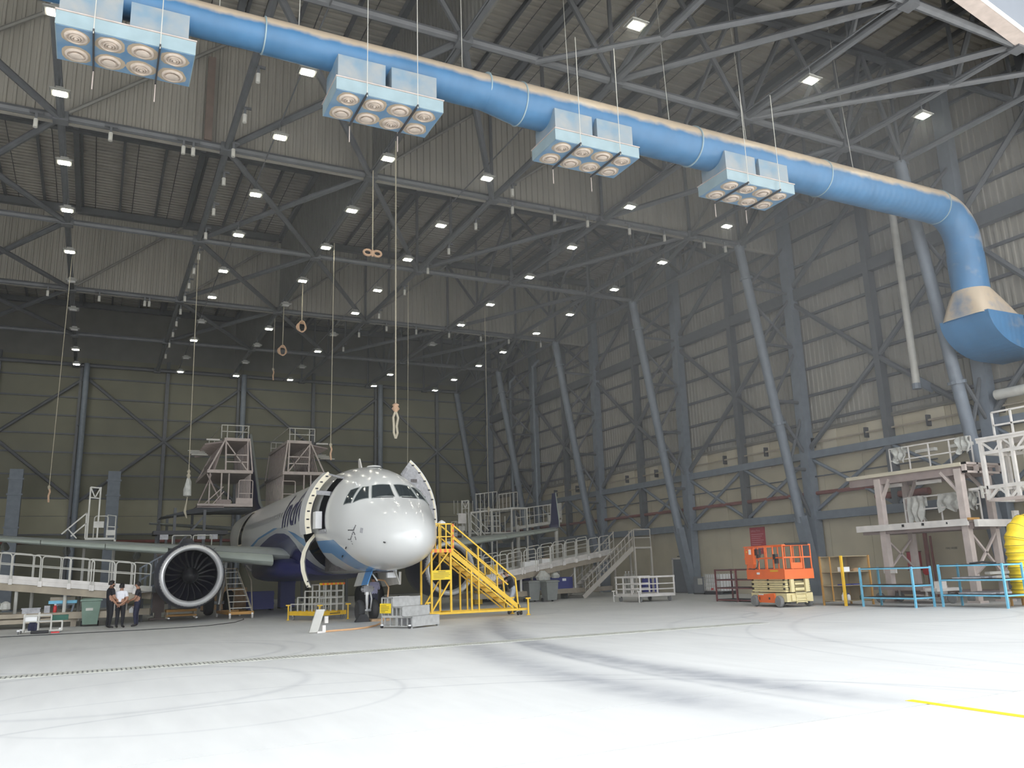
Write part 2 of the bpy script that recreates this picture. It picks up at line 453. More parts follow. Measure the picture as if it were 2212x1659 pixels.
# raking column frames along the right wall
for Y in FR:
    c = struct('column', at=(32.5, Y, 0))
    lx = lambda z: 32.5 - z * .165
    obj('leg', G().tube((lx(3.6), Y, 3.6), (lx(18.1), Y, 18.1), .25, 12), 'steel_blue', c, True)
    obj('leg_foot', G().bar((32.62, Y, 0), (lx(3.9), Y, 3.9), .5, .42, up=(1, 0, 0)), 'steel_blue', c)
    obj('post', G().box(32.55, Y - .28, 0, 33.05, Y + .28, 23.3), 'steel_blue', c)
    obj('brace', G().bar((32.75, Y, 1.2), (lx(4.2), Y, 4.2), .22, .22), 'steel_blue', c)
    for z in (8.6, 16.3):
        obj('collar', G().lathe([(.24, -.06), (.36, -.06), (.36, .06), (.24, .06)], (lx(z), Y, z), (-.165, 0, 1), 12), 'steel_blue', c)
    for z in (6.3, 9.8, 12.8, 15.8):
        obj('strut', G().tube((lx(z), Y, z), (32.6, Y, z), .09, 8), 'steel', c)
        obj('brace', G().tube((lx(z), Y, z + .1), (32.6, Y, z + 2.6), .08, 8), 'steel', c)
    for z in (3.9, 7.2, 12.8):
        obj('brace', G().tube((lx(z + 2.3), Y, z + 2.3), (32.6, Y, z), .08, 8), 'steel', c)
# back wall
BY = 70.7
wb = struct('wall_back', at=(0, BY, 0))
obj('backing', G().box(-46, BY + .02, 0, 34, BY + .3, 23.8), 'sheet_dark', wb)
BZ = [0.05, 2.6, 5.3, 6.65, 7.98, 9.75, 11.44, 12.85, 14.27, 15.7, 17.3, 18.9]
for i in range(len(BZ) - 1):
    for k in range(14):
        x0 = -48.4 + .2 + k * 5.85
        if x0 < -45.5: continue
        pale = 4 > i >= 2
        obj('panel', G().box(x0 + .02, BY - .06 + random.uniform(0, .02), BZ[i] + .02, min(x0 + 5.83, 33.4), BY + .02, BZ[i + 1] - .02), 'olive_pale' if pale else 'olive', wb)
for z in (5.3, 7.98, 9.75, 11.44, 12.85, 14.27, 15.7, 17.3):
    obj('girt', G().bar((-45, BY - .12, z), (33.2, BY - .12, z), .12, .12), 'steel', wb)
obj('fire_pipe', G().tube((-45, BY - .3, 4.75), (33, BY - .3, 4.75), .12, 8), 'red_pipe', wb)
BC = [-24.8, -13.1, -1.4, 10.3, 22.1, 33.2]
for i in range(5):
    a, b = BC[i], BC[i + 1]; m = (a + b) / 2
    obj('mid_post', G().box(m - .13, BY - .4, 0, m + .13, BY - .1, 19), 'steel', wb)
    for p, q in (((a, 17.3), (m, 12.5)), ((m, 12.5), (b, 7.6)), ((b, 17.3), (m, 12.5)), ((m, 12.5), (a, 7.6))):
        obj('brace', G().tube((p[0], BY - .35, p[1]), (q[0], BY - .35, q[1]), .12, 8), 'steel', wb)
for X in BC[:-1]:
    c = struct('column', at=(X, BY - .9, 0))
    obj('post', G().tube((X, BY - .75, 0), (X, BY - .75, 18.3), .22, 10), 'steel_blue', c, True)
    obj('flange', G().box(X - .45, BY - .5, 0, X - .25, BY - .2, 18.3), 'steel', c)
    for z in (3, 6.5, 10, 13.5, 17):
        obj('tie', G().bar((X - .4, BY - .4, z), (X, BY - .7, z), .12), 'steel', c)
for X in (-5.2, 1.05):
    c = struct('column', at=(X, 68, 0))
    obj('post', G().box(X - .42, 67.6, 0, X + .42, 68.2, 9.75), 'steel_blue', c)
    for z in (5.6, 7.9, 9.0):
        obj('cleat', G().box(X - .5, 67.55, z, X + .5, 67.6, z + .12), 'steel_blue', c)
    obj('base_plate', G().box(X - .6, 67.4, 0, X + .6, 68.4, .06), 'steel_blue', c)
struct('wall_left', G().box(-46.3, 13.8, 0, -46, 71, 23.8), 'sheet')
# ================================================================ roof
ce = struct('ceiling', at=(0, 40, 23.4))
g = G(); y = 13.9; pr = []
while y < 70.8:
    pr += [(y, 0), (y + .17, 0), (y + .20, .09), (y + .33, .09)]; y += .36
vs = []
for t, d in pr: vs += [(-46, t, 23.4 + d), (33.4, t, 23.4 + d)]
g.add(vs, [(2 * i, 2 * i + 2, 2 * i + 3, 2 * i + 1) for i in range(len(pr) - 1)])
obj('roof_sheet', g, 'sheet', ce)
obj('roof_deck', G().box(-46, 13.7, 23.55, 33.6, 71, 23.8), 'sheet_dark', ce)
X = -11.7
while X < 33:
    obj('purlin', G().bar((X, 13.9, 23.28), (X, 70.6, 23.28), .12, .22), 'steel', ce)
    obj('sag_rod', G().tube((X + .65, 13.9, 23.32), (X + .65, 70.6, 23.32), .02, 4), 'dark', ce)
    X += 1.95
obj('fascia', G().prism([(-46, 10.4, 18.2), (8, 10.6, 18.2), (33.6, 14.72, 18.2), (33.6, 14.9, 18.2), (8, 10.8, 18.2), (-46, 10.6, 18.2)], (0, 0, 6.4)), 'fascia', ce)
obj('roof_overhang', G().box(-46, 10.9, 24.3, 33.8, 15.4, 24.6), 'fascia', ce)
# downstand partitions of ribbed sheet
for Y in (31.55, 51.45):
    p = struct('partition', at=(0, Y, 18))
    obj('cladding', corrugated('x', Y, -45, 32.6, 18.12, 23.3), 'sheet', p)
    if Y < 40: PART1 = p
    obj('flashing', G().box(-45, Y - .09, 18.05, 32.6, Y + .06, 18.18), 'sheet', p)
    obj('backing', G().box(-45, Y + .03, 18.1, 32.6, Y + .06, 23.3), 'sheet_dark', p)
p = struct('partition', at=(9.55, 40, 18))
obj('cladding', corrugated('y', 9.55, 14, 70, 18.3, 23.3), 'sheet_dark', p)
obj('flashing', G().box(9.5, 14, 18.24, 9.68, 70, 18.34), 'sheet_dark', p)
p = struct('partition', at=(-1, 51, 23))
for k in range(26):
    x = -6.6 + k * .41
    obj('block', G().box(x, 51.1, 22.95, x + .33, 51.3, 23.2), 'cream', p)
obj('brown_strip', G().box(2.72, 31.1, 18.3, 3.0, 31.3, 21.9), 'maroon_dim', PART1)
# trusses: long ones run away from the door, cross ones along each frame
LX = [-13.5, -7.9, -2.15, 3.6, 9.4, 15.1, 21.0, 26.3, 29.6]
YN = [14.0, 16.3, 21.3, 26.3, 31.3, 36.25, 41.2, 46.2, 51.2, 56.1, 61.0, 65.6, 70.2]
for k, X in enumerate(LX):
    t = struct('beam', at=(X, 40, 18))
    obj('bottom_chord', G().tube((X, 14.0, 18.15), (X, 70.2, 18.15), .13, 8), 'steel', t)
    obj('top_chord', G().bar((X, 14.0, 23.0), (X, 70.2, 23.0), .25, .3), 'steel', t)
    for i, Y in enumerate(YN):
        if X > 14 and i > 0: obj('post', G().tube((X, Y, 18.15), (X, Y, 22.9), .08, 6), 'steel', t)
        if i + 1 < len(YN) and (Y < 21 or X > 20):
            a, b = (18.2, 22.9) if i % 2 else (22.9, 18.2)
            obj('diagonal', G().tube((X, Y, a), (X, YN[i + 1], b), .10, 6), 'steel', t)
for Y in (14.1, 21.3, 31.3, 41.2, 51.2, 61.0, 70.0):
    t = struct('beam', at=(0, Y, 18))
    obj('bottom_chord', G().tube((-45, Y, 18.18), (29.6, Y, 18.18), .15, 8), 'steel', t)
    obj('top_chord', G().bar((-45, Y, 23.0), (33, Y, 23.0), .3, .4), 'steel', t)
    for i in range(len(LX) - 1):
        a, b = LX[i], LX[i + 1]; m = (a + b) / 2
        if Y in (31.3, 51.2): obj('diagonal', G().tube((a, Y - .05, 18.2), (b, Y - .05, 22.9), .075, 6), 'steel_dim', t)
        if 20 < Y < 30: obj('diagonal', G().tube((a, Y - .02, 18.2), (m, Y - .02, 22.9), .11, 6), 'steel', t)
        if 20 < Y < 30: obj('diagonal', G().tube((m, Y - .02, 22.9), (b, Y - .02, 18.2), .11, 6), 'steel', t)
    obj('diagonal', G().tube((29.6, Y, 18.2), (32.7, Y, 22.9), .11, 6), 'steel', t)
    for x in LX:
        obj('node', G().bx((x, Y, 18.15), (.5, .42, .36)), 'steel', t)
cr_ = struct('beam', at=(0, 40, 18.1))
for X in (-2.05, 5.1, 9.25, 13.5, 20.6, 26.2):
    obj('conduit', G().tube((X, 14.1, 18.07), (X, 70, 18.07), .028, 5), 'steel', cr_)
br = struct('beam', at=(0, 40, 18.2), label='flat bracing tubes between the roof truss bottom chords')
FY = [14.1, 21.3, 31.3, 41.2, 51.2, 61.0]
for i in range(len(LX) - 1):
    for j in range(5):
        a, b, c0, d0 = LX[i], LX[i + 1], FY[j], FY[j + 1]
        if j == 0 and i not in (5, 6): continue
        kind = {3: 3, 4: 1, 6: 2, 7: 1, 2: 0, 1: 3, 0: 1, 5: 2}[i]
        if kind & 1: obj('tube', G().tube((a, c0, 18.12), (b, d0, 18.12), .13, 8), 'steel', br)
        if kind & 2 and not (i == 5 and j % 2): obj('tube', G().tube((b, c0, 18.2), (a, d0, 18.2), .13, 8), 'steel', br)
for X, Y in ((24, 22), (15, 22)):
    obj('tube', G().tube((X + 5, 14.1, 18.1), (X - 3, 21.3, 18.1), .11, 8), 'steel', br)
# white flanged beam along the head of the door opening
hb_ = struct('lintel', at=(0, 13.6, 18.1))
LY = lambda X: 13.34 + (X - 22.0) * .161
obj('web', G().bar((8, LY(8) - .22, 18.2), (33.3, LY(33.3) - .22, 18.2), .05, .30), 'pink_white', hb_)
obj('bottom_flange', G().bar((8, LY(8) - .22, 18.06), (33.3, LY(33.3) - .22, 18.06), .50, .04), 'pink_white', hb_)
obj('flange_edge', G().bar((8, LY(8) - .5, 18.06), (33.3, LY(33.3) - .5, 18.06), .09, .06), 'white_paint', hb_)

def veil():
    m = bpy.data.materials.new('veil'); m.use_nodes = True; nt = m.node_tree; L = nt.links.new
    nt.nodes.remove(nt.nodes['Principled BSDF'])
    v = nt.nodes.new('ShaderNodeVolumeScatter'); v.inputs['Color'].default_value = (.95, .97, 1, 1); v.inputs['Anisotropy'].default_value = .2
    g_ = nt.nodes.new('ShaderNodeNewGeometry'); sp = nt.nodes.new('ShaderNodeSeparateXYZ'); L(g_.outputs['Position'], sp.inputs[0])
    def mr(s, a, b_, c, d):
        n = nt.nodes.new('ShaderNodeMapRange'); n.interpolation_type = 'SMOOTHSTEP'
        for k, x in zip((1, 2, 3, 4), (a, b_, c, d)): n.inputs[k].default_value = x
        L(s, n.inputs[0]); return n.outputs[0]
    # scatter added to imitate lens glare: denser toward door, right side and roof
    k = nt.nodes.new('ShaderNodeMath'); k.operation = 'MULTIPLY'; k2 = nt.nodes.new('ShaderNodeMath'); k2.operation = 'MULTIPLY'
    L(mr(sp.outputs[1], 14, 44, .022, .0012), k.inputs[0]); L(mr(sp.outputs[0], -4, 24, .2, 1.0), k.inputs[1]); L(k.outputs[0], k2.inputs[0])
    L(mr(sp.outputs[2], 1, 18, .28, 1.0), k2.inputs[1]); L(k2.outputs[0], v.inputs['Density'])
    L(v.outputs[0], nt.nodes['Material Output'].inputs['Volume'])
    MATS['veil'] = m
    o = obj('glare_veil', G().box(-45.9, 14.2, .01, 33.0, 70.5, 23.2), 'veil'); o['kind'] = 'stuff'; o['label'] = 'scattering volume added as lens-glare haze hanging in the air of the hall near the door'; o['category'] = 'veil'
veil()
# ================================================================ lamps
def ordn(n): return ['', 'first', 'second', 'third', 'fourth', 'fifth', 'sixth', 'seventh', 'eighth', 'ninth', 'tenth', 'eleventh', 'twelfth'][n]
def make_lamp(lit):
    t = thing('high_bay_lamp', 'x', 'lamp', (0, 0, 0), 'high bay lamps under the roof')
    obj('housing', G().box(-.26, -.20, .05, .26, .20, .16).box(-.14, -.10, .16, .14, .10, .27), 'lamp_body', t)
    obj('lens', G().box(-.19, -.14, .03, .19, .14, .052), 'lens' if lit else 'plastic_white', t)
    g = G()
    for a, b in (((-.3, -.24), (.3, -.24)), ((.3, -.24), (.3, .24)), ((.3, .24), (-.3, .24)), ((-.3, .24), (-.3, -.24))):
        g.tube((a[0], a[1], .10), (b[0], b[1], .10), .014, 5)
    g.bar((-.3, 0, .10), (-.26, 0, .10), .02).bar((.3, 0, .10), (.26, 0, .10), .02)
    obj('guard', g, 'lamp_body', t)
    obj('hanger', G().tube((0, 0, .27), (0, 0, .62), .018, 6), 'steel', t)
    return t
LAMPX = [-2.05, 5.1, 9.25, 13.5, 20.6, 26.2]
LAMPY = [17.7, 24.0, 28.45, 33.6, 38.25, 43.4, 47.95, 53.2, 57.6, 62.7, 67.1]
LIT = {0: [1, 2, 3, 4, 5, 9, 10], 1: [1, 2, 3, 4, 5, 6, 8, 10], 2: [2, 3, 4, 5, 7, 10], 3: [0, 2, 3, 4, 5, 6, 8, 10], 4: [0, 1, 2, 3, 4, 5, 6, 9, 10], 5: [0, 2, 3, 4, 5, 6, 7, 8, 9, 10]}
OFF = {0: [6, 7, 8], 1: [7, 9], 2: [6, 8, 9], 3: [7, 9], 4: [7]}
protos = {}
LN = ['leftmost', 'second', 'third', 'fourth', 'fifth', 'rightmost']
for i, X in enumerate(LAMPX):
    order = sorted(LIT[i] + OFF.get(i, []))
    for n, k in enumerate(order):
        lit = k in LIT[i]
        lab = '%s square roof lamp, %s from the door in the %s lamp line' % ('lit' if lit else 'unlit', ordn(n + 1), LN[i])
        if lit not in protos:
            t = make_lamp(lit); protos[lit] = t; t.location = (X, LAMPY[k], 17.45); t['label'] = lab
        else:
            dup(protos[lit], (X, LAMPY[k], 17.45), 0, lab)
# small hanging brackets in the roof
def make_bracket():
    t = thing('roof_bracket', 'x', 'bracket', (0, 0, 0), 'hanging brackets under the roof')
    obj('cross_bar', G().box(-.22, -.04, .42, .22, .04, .50).box(-.04, -.04, .2, .04, .04, .42), 'steel', t)
    obj('sheave', G().tube((0, 0, -.12), (0, 0, .2), .075, 8), 'rail_grey', t)
    return t
ORD2 = [ordn(k) for k in range(13)] + ['thirteenth', 'fourteenth', 'fifteenth', 'sixteenth']
bp = None
rows = [('from the door beside the second lamp line', [(3.75, y) for y in (22.8, 25.2, 27.9, 30.6, 33.2, 36.4, 39.3, 42.2, 44.4, 46.9, 49.3, 51.9, 54.6, 57.2, 60.0, 63.2)]),
        ('from the left along the near ribbed partition', [(-2.9, 31.1), (-.5, 31.1), (2.0, 31.1), (2.35, 31.1), (16.0, 31.1), (18.2, 31.1), (20.0, 31.1), (22.4, 31.1), (24.5, 31.1), (27.0, 31.1), (28.4, 31.1)]),
        ('from the left along the far ribbed partition', [(-3.3, 51.0), (-.7, 51.0), (1.7, 51.0), (1.95, 51.0), (16.5, 51.0), (18.6, 51.0), (21.0, 51.0), (23.4, 51.0), (25.6, 51.0), (28.2, 51.0)]),
        ('from the door beside the fourth lamp line', [(15.2, y) for y in (29.5, 33.4, 36.8, 39.8, 43.6, 48.5, 53.0, 57.0)])]
for where, pts in rows:
    for n, (x, y) in enumerate(pts):
        lab = 'small pale-wheeled roof bracket, %s %s' % (ORD2[n + 1], where)
        if bp is None:
            bp = make_bracket(); bp.location = (x, y, 17.62); bp['label'] = lab
        else: dup(bp, (x, y, 17.62), 0, lab)
# ================================================================ ropes
def rope(x, y, z0, z1, label, knot='plain', r=.022, mat='rope', sway=(0, 0)):
    t = thing('hanging_rope', label, 'rope', (x, y, z1), 'ropes hanging from the roof')
    top = (x, y, z1); bot = (x + sway[0], y + sway[1], z0)
    L = 0.0
    if knot == 'long': L = 1.15
    if knot == 'bag': L = 2.1
    if knot == 'tail': L = .7
    n = 8
    pts = [(x + sway[0] * k / n, y + sway[1] * k / n, z1 + (z0 + L - z1) * k / n) for k in range(n + 1)]
    obj('line', G().path(pts, r, 6), mat, t)
    e = Vector(pts[-1])
    if knot == 'long':
        obj('knot', G().lathe([(.03, .12), (.13, .06), (.09, 0), (.15, -.08), (.05, -.2)], e, (0, 0, 1), 8), 'rope_tan', t, True)
        g = G()
        for s in (-1, 1):
            g.path([e + V(0, 0, -.15), e + V(.09 * s, 0, -.4), e + V(.05 * s, .05, -.7), e + V(.07 * s, 0, -.95), e + V(.0, 0, -1.15)], .042, 6)
        obj('loop', g, 'rope', t, True)
    elif knot == 'tail':
        obj('knot', G().lathe([(.03, .1), (.08, .03), (.05, -.06), (.02, -.12)], e, (0, 0, 1), 8), 'rope', t, True)
        obj('loop', G().path([e, e + V(.05, 0, -.2), e + V(0, 0, -.4), e + V(.03, 0, -.7)], .045, 6), 'rope_tan', t, True)
    elif knot == 'bag':
        obj('knot', G().lathe([(.03, .2), (.09, .1), (.05, 0), (.10, -.1), (.04, -.25)], e, (0, 0, 1), 8), 'rope', t, True)
        g = G().lathe([(.05, -.2), (.12, -.38), (.17, -.75), (.19, -1.05), (.06, -1.1)], e, (0, 0, 1), 9)
        for i in range(len(g.v)):
            v = g.v[i]; g.v[i] = (v[0] + random.uniform(-.03, .03), v[1] + random.uniform(-.03, .03), v[2])
        obj('bundle', g, 'cloth_grey', t, True)
        obj('loop', G().path([e + V(0, 0, -1.1), e + V(-.05, 0, -1.5), e + V(-.08, 0, -1.8), e + V(.02, 0, -2.1)], .05, 6, r_list=[.02, .04, .06, .03]), 'rope', t, True)
    elif knot == 'coil':
        g = G()
        for k in range(4):
            a = [e + V(math.sin(q) * (.18 + .03 * k), .06 * k - .1, -.38 + math.cos(q) * (.33 - .03 * k)) for q in [2 * PI * i / 12 for i in range(12)]]
            g.path(a, .035, 5, True)
        obj('coil', g, 'rope_tan', t, True)
    elif knot == 'bow':
        g = G()
        for s in (-1, 1):
            a = [e + V(s * (.2 + .17 * math.cos(q)), 0, -.05 + .12 * math.sin(q)) for q in [2 * PI * i / 10 for i in range(10)]]
            g.path(a, .05, 5, True)
        g.lathe([(.03, .1), (.1, .02), (.09, -.1), (.03, -.2)], e, (0, 0, 1), 7)
        obj('bow', g, 'rope_tan', t, True)
    elif knot == 'hook':
        obj('knot', G().lathe([(.03, .2), (.12, .05), (.05, -.1), (.03, -.3), (.03, -.9)], e, (0, 0, 1), 8), 'rope', t, True)
    return t
rope(-2.0, 45.1, 5.5, 17.9, 'thin pale rope far left, hanging to a frayed knot above the left wing', 'tail', .018, sway=(-.07, 0))
rope(3.72, 42.1, 4.55, 17.9, 'rope with a pale cloth bundle tied near its end, left of the tail scaffolds', 'bag', .020, sway=(.12, 0))
rope(9.7, 38.4, 7.0, 17.9, 'rope ending in a knotted tail left above the aircraft nose', 'tail', .018)
rope(9.31, 27.7, 6.35, 17.9, 'thick rope with a long double knot hanging above the cockpit', 'long', .025)
rope(9.3, 30.6, 14.45, 18.05, 'short rope gathered into an orange-brown bow high above the aircraft', 'bow', .026)
rope(15.0, 42.4, 6.2, 17.9, 'rope falling straight behind the right side of the cockpit roof', 'hook', .016, sway=(-.08, 0))
rope(21.2, 45.5, 5.3, 17.9, 'thin rope ending beside the right wing stand', 'hook', .016, sway=(-.07, 0))
rope(9.5, 44.5, 15.6, 18.05, 'short rope with a tan coil, middle of the roof', 'coil', .026)
rope(9.48, 52.5, 13.95, 18.05, 'short rope with a small loop high before the dark far bay', 'tail', .018)
rope(9.45, 49.5, 15.5, 18.05, 'short rope with a small coil under the second ribbed partition', 'coil', .026)
# ================================================================ air duct
DY = 19.6
ad = thing('air_duct', 'long blue spiral air duct with tan dust on top, bending down the right wall', 'air duct', (15, DY, 15.3))
def duct_mat():
    m = MATS['duct_blue']; nt = m.node_tree; b = nt.nodes['Principled BSDF']; L = nt.links.new
    src = b.inputs['Base Color'].links[0].from_socket
    geo = nt.nodes.new('ShaderNodeNewGeometry'); sp = nt.nodes.new('ShaderNodeSeparateXYZ'); L(geo.outputs['Normal'], sp.inputs[0])
    nz = nt.nodes.new('ShaderNodeTexNoise'); nz.inputs['Scale'].default_value = 2.5; nz.inputs['Detail'].default_value = 5
    L(geo.outputs['Position'], nz.inputs['Vector'])
    a = nt.nodes.new('ShaderNodeMath'); a.operation = 'MULTIPLY_ADD'; a.inputs[1].default_value = .45; L(nz.outputs['Fac'], a.inputs[0]); L(sp.outputs[2], a.inputs[2])
    r = nt.nodes.new('ShaderNodeMapRange'); r.inputs[1].default_value = .24; r.inputs[2].default_value = .52; L(a.outputs[0], r.inputs[0])
    mx = nt.nodes.new('ShaderNodeMix'); mx.data_type = 'RGBA'; mx.inputs['B'].default_value = lin((.48, .39, .29))
    wv = nt.nodes.new('ShaderNodeTexWave'); wv.bands_direction = 'X'; wv.inputs['Scale'].default_value = 1.1; L(geo.outputs['Position'], wv.inputs['Vector'])
    bp_n = nt.nodes.new('ShaderNodeBump'); bp_n.inputs['Strength'].default_value = .10; bp_n.inputs['Distance'].default_value = .05; L(wv.outputs['Fac'], bp_n.inputs['Height']); L(bp_n.outputs[0], b.inputs['Normal'])
    L(r.outputs[0], mx.inputs['Factor']); L(src, mx.inputs['A']); L(mx.outputs['Result'], b.inputs['Base Color'])
duct_mat()
def ductseg(name, pts, rs, n=40):
    return obj(name, G().path(pts, .5, n, r_list=rs), 'duct_blue', ad, True)
zl, zr = 15.36, 15.2
ductseg('duct_run', [(-9, DY, zl), (3.0, DY, zl)], [.43, .44])
ductseg('duct_run', [(3.0, DY, zl), (9.3, DY, zl - .05)], [.47, .52])
ductseg('reducer', [(9.3, DY, zl - .05), (10.4, DY, zr), (16.8, DY, zr)], [.52, .63, .64])
ductseg('duct_run', [(16.8, DY, zr), (22.6, DY, zr)], [.66, .66])
ductseg('duct_run', [(22.6, DY, zr), (28.95, DY, zr)], [.655, .66])
el = [(28.95 + 1.35 * math.sin(q), DY, zr - 1.35 + 1.35 * math.cos(q)) for q in [PI / 2 * i / 9 for i in range(10)]]
ductseg('elbow', el + [(30.3, DY, 13.35)], [.66] * 11)
ductseg('riser', [(30.3, DY, 13.35), (30.32, DY, 11.85)], [.68, .68])
for X, r in ((3.0, .47), (9.3, .53), (10.4, .645), (16.8, .67), (22.6, .672), (28.95, .675)):
    obj('seam', G().lathe([(r - .02, -.02), (r + .012, -.015), (r + .012, .015), (r - .02, .02)], (X, DY, zl if X < 10 else zr), (1, 0, 0), 40), 'box_face', ad, True)
g = G()   # flare from round to a wide scoop that turns into the wall
rs = []
for k in range(7):
    t = k / 6; z = 11.85 - 1.15 * t; ring = []
    for i in range(32):
        q = 2 * PI * i / 32; c, s_ = math.cos(q), math.sin(q)
        e = 2 / (2 + 4 * t); hx, hy = .68 + .55 * t, .68 + .32 * t
        ring.append((30.32 + .35 * t + hx * math.copysign(abs(c) ** e, c), DY + hy * math.copysign(abs(s_) ** e, s_), z))
    rs.append(ring)
obj('flare', g.rings(rs), 'duct_blue', ad, True)
g = G(); rs = []
for k in range(9):
    q = PI / 2 * k / 8; ring = []
    for sx, sy in ((-1, -1), (-1, 1), (1, 1), (1, -1)):
        rad = 1.15 - sx * 1.1
        cx, cz = 31.82, 10.75
        ring.append((cx - rad * math.cos(q), DY + sy * 1.02, cz - rad * math.sin(q) * .62))
    rs.append(ring)
obj('scoop', g.rings(rs), 'duct_blue', ad, True)
obj('outlet', G().box(31.7, DY - 1.02, 9.36, 33.2, DY + 1.02, 10.74), 'duct_blue', ad)
for X in (1.9, 3.9, 8.6, 12.2, 16.0, 19.3, 24.5):
    obj('hanger_wire', G().tube((X, DY, 15.8), (X + .2, DY + .5, 23.0), .012, 4), 'rail_grey', ad)
# ================================================================ diffuser boxes under the duct
def diffuser_pt(g, x, y, z, tilt):
    rings = [(.245, 0.0), (.215, -.035), (.20, -.02)]
    g.lathe([(.20, .02), (.245, .0), (.235, -.03), (.205, -.04), (.195, -.01)], (x, y, z), (0, 0, 1), 20)
PB = [(-1.6, 'leftmost'), (4.75, 'second from the left'), (11.2, 'third from the left'), (17.6, 'rightmost')]
box_proto = None
def make_plenum():
    t = thing('diffuser_box', 'x', 'air diffuser', (0, 0, 0), 'diffuser boxes under the blue duct')
    obj('plenum', G().box(0, -.72, 0, 2.95, .73, .35), 'box_face', t)
    obj('diffuser_plate', G().box(.02, -.70, -.012, 2.93, .71, .0), 'box_blue', t)
    obj('rim', G().box(-.02, -.75, .345, 2.97, .76, .372), 'pink_white', t)
    for x0, x1 in ((.05, 1.33), (1.50, 2.78)):
        obj('neck', G().box(x0, -.66, .37, x1, .55, 1.05).box(x0 - .02, -.68, .37, x1 + .02, .57, .41), 'neck_blue', t)
    kinds = [1, 0, 1, 0, 0, 1, 1, 0]
    n = 0
    for x in (.42, 1.12, 1.82, 2.52):
        for y in (-.36, .36):
            random.seed(int(x * 100 + y * 37)); q0 = [(.27 + .12 * random.random()) for _ in range(14)]; q0 = [(q0[j] + q0[j - 1]) / 2 for j in range(14)]
            obj('dust_patch', G().add([(x + q0[j] * math.cos(j * PI / 7), y + min(.34, q0[j]) * math.sin(j * PI / 7), -.0135) for j in range(14)], [tuple(range(14))]), 'dust_tan', t)
            d = obj('diffuser', G().lathe([(.17, .0), (.25, .0), (.25, -.02), (.215, -.045), (.20, -.045), (.19, -.015), (.17, -.012)], (x, y, -.012), (0, 0, 1), 22), 'diff_tan', t, True)
            obj('throat', G().lathe([(.19, -.004), (.0, -.004)], (x, y, -.014), (0, 0, 1), 18), 'black', d)
            if kinds[n]:
                obj('cone', G().lathe([(.155, -.012), (.145, -.045), (.125, -.05), (.13, -.02)], (x, y, -.012), (0, 0, 1), 18), 'diff_tan', d, True)
                obj('cone', G().lathe([(.10, -.02), (.09, -.055), (.07, -.058), (.075, -.025)], (x, y, -.012), (0, 0, 1), 16), 'diff_tan', d, True)
                obj('cone', G().lathe([(.05, -.02), (.035, -.07), (.0, -.08)], (x, y, -.012), (0, 0, 1), 12), 'diff_tan', d, True)
            else:
                g = G().lathe([(.13, -.02), (.15, -.05), (.12, -.066), (.0, -.068)], (x, y, -.012), (0, 0, 1), 18)
                obj('cone', g, 'diff_tan', d, True)
                obj('blade', G().bar((x - .17, y + .02, -.04), (x + .17, y + .02, -.04), .05, .02), 'diff_tan', d)
            n += 1
    for x in (.78, 2.17):
        s_ = obj('strap', G().box(x - .02, -.86, -.07, x + .02, .86, -.012), 'dark', t)
        obj('rod', G().tube((x, -.84, -.12), (x, -.84, 3.5), .012, 5), 'rail_grey', s_)
        obj('rod', G().tube((x, .84, -.55), (x, .84, .9), .014, 5), 'pink_white', s_)
    return t
for k, (X, nm) in enumerate(PB):
    lab = 'blue box with eight round dusty air diffusers, %s under the duct' % nm
    if box_proto is None:
        box_proto = make_plenum(); box_proto.location = (X, DY, 13.88); box_proto['label'] = lab; box_proto.name = 'diffuser_box'
    else: dup(box_proto, (X, DY, 13.87), 0, lab)
# ================================================================ airliner
AX, AY = 9.5, 26.2
ST = [(0, 2.86, 2.84, 0.01), (0.05, 3.06, 2.62, .24), (0.15, 3.22, 2.46, .42), (0.35, 3.43, 2.27, .65), (0.7, 3.69, 2.08, .92), (1.2, 3.97, 1.95, 1.20), (1.7, 4.22, 1.88, 1.41), (2.1, 4.47, 1.84, 1.54), (2.5, 4.80, 1.81, 1.64), (2.9, 5.09, 1.79, 1.73), (3.4, 5.35, 1.77, 1.80), (4.0, 5.56, 1.76, 1.87), (4.8, 5.74, 1.75, 1.925), (5.8, 5.85, 1.75, 1.96), (7, 5.89, 1.75, 1.975), (25, 5.89, 1.75, 1.975), (27, 5.89, 1.95, 1.95), (29, 5.88, 2.45, 1.82), (31, 5.85, 3.05, 1.55), (33, 5.78, 3.65, 1.2), (35, 5.65, 4.2, .8), (36.5, 5.5, 4.65, .45), (37.4, 5.3, 4.9, .2)]
def pchip(k, xq):
    x = [s[0] for s in ST]; y = [s[k] for s in ST]; n = len(x)
    h = [x[i + 1] - x[i] for i in range(n - 1)]; d = [(y[i + 1] - y[i]) / h[i] for i in range(n - 1)]
    def m(i):
        if i == 0: return d[0]
        if i == n - 1: return d[-1]
        if d[i - 1] * d[i] <= 0: return 0.0
        w1 = 2 * h[i] + h[i - 1]; w2 = h[i] + 2 * h[i - 1]
        return (w1 + w2) / (w1 / d[i - 1] + w2 / d[i])
    i = 0
    while i < n - 2 and xq > x[i + 1]: i += 1
    t = (xq - x[i]) / h[i]
    return (1 + 2 * t) * (1 - t) ** 2 * y[i] + t * (1 - t) ** 2 * h[i] * m(i) + t * t * (3 - 2 * t) * y[i + 1] + t * t * (t - 1) * h[i] * m(i + 1)
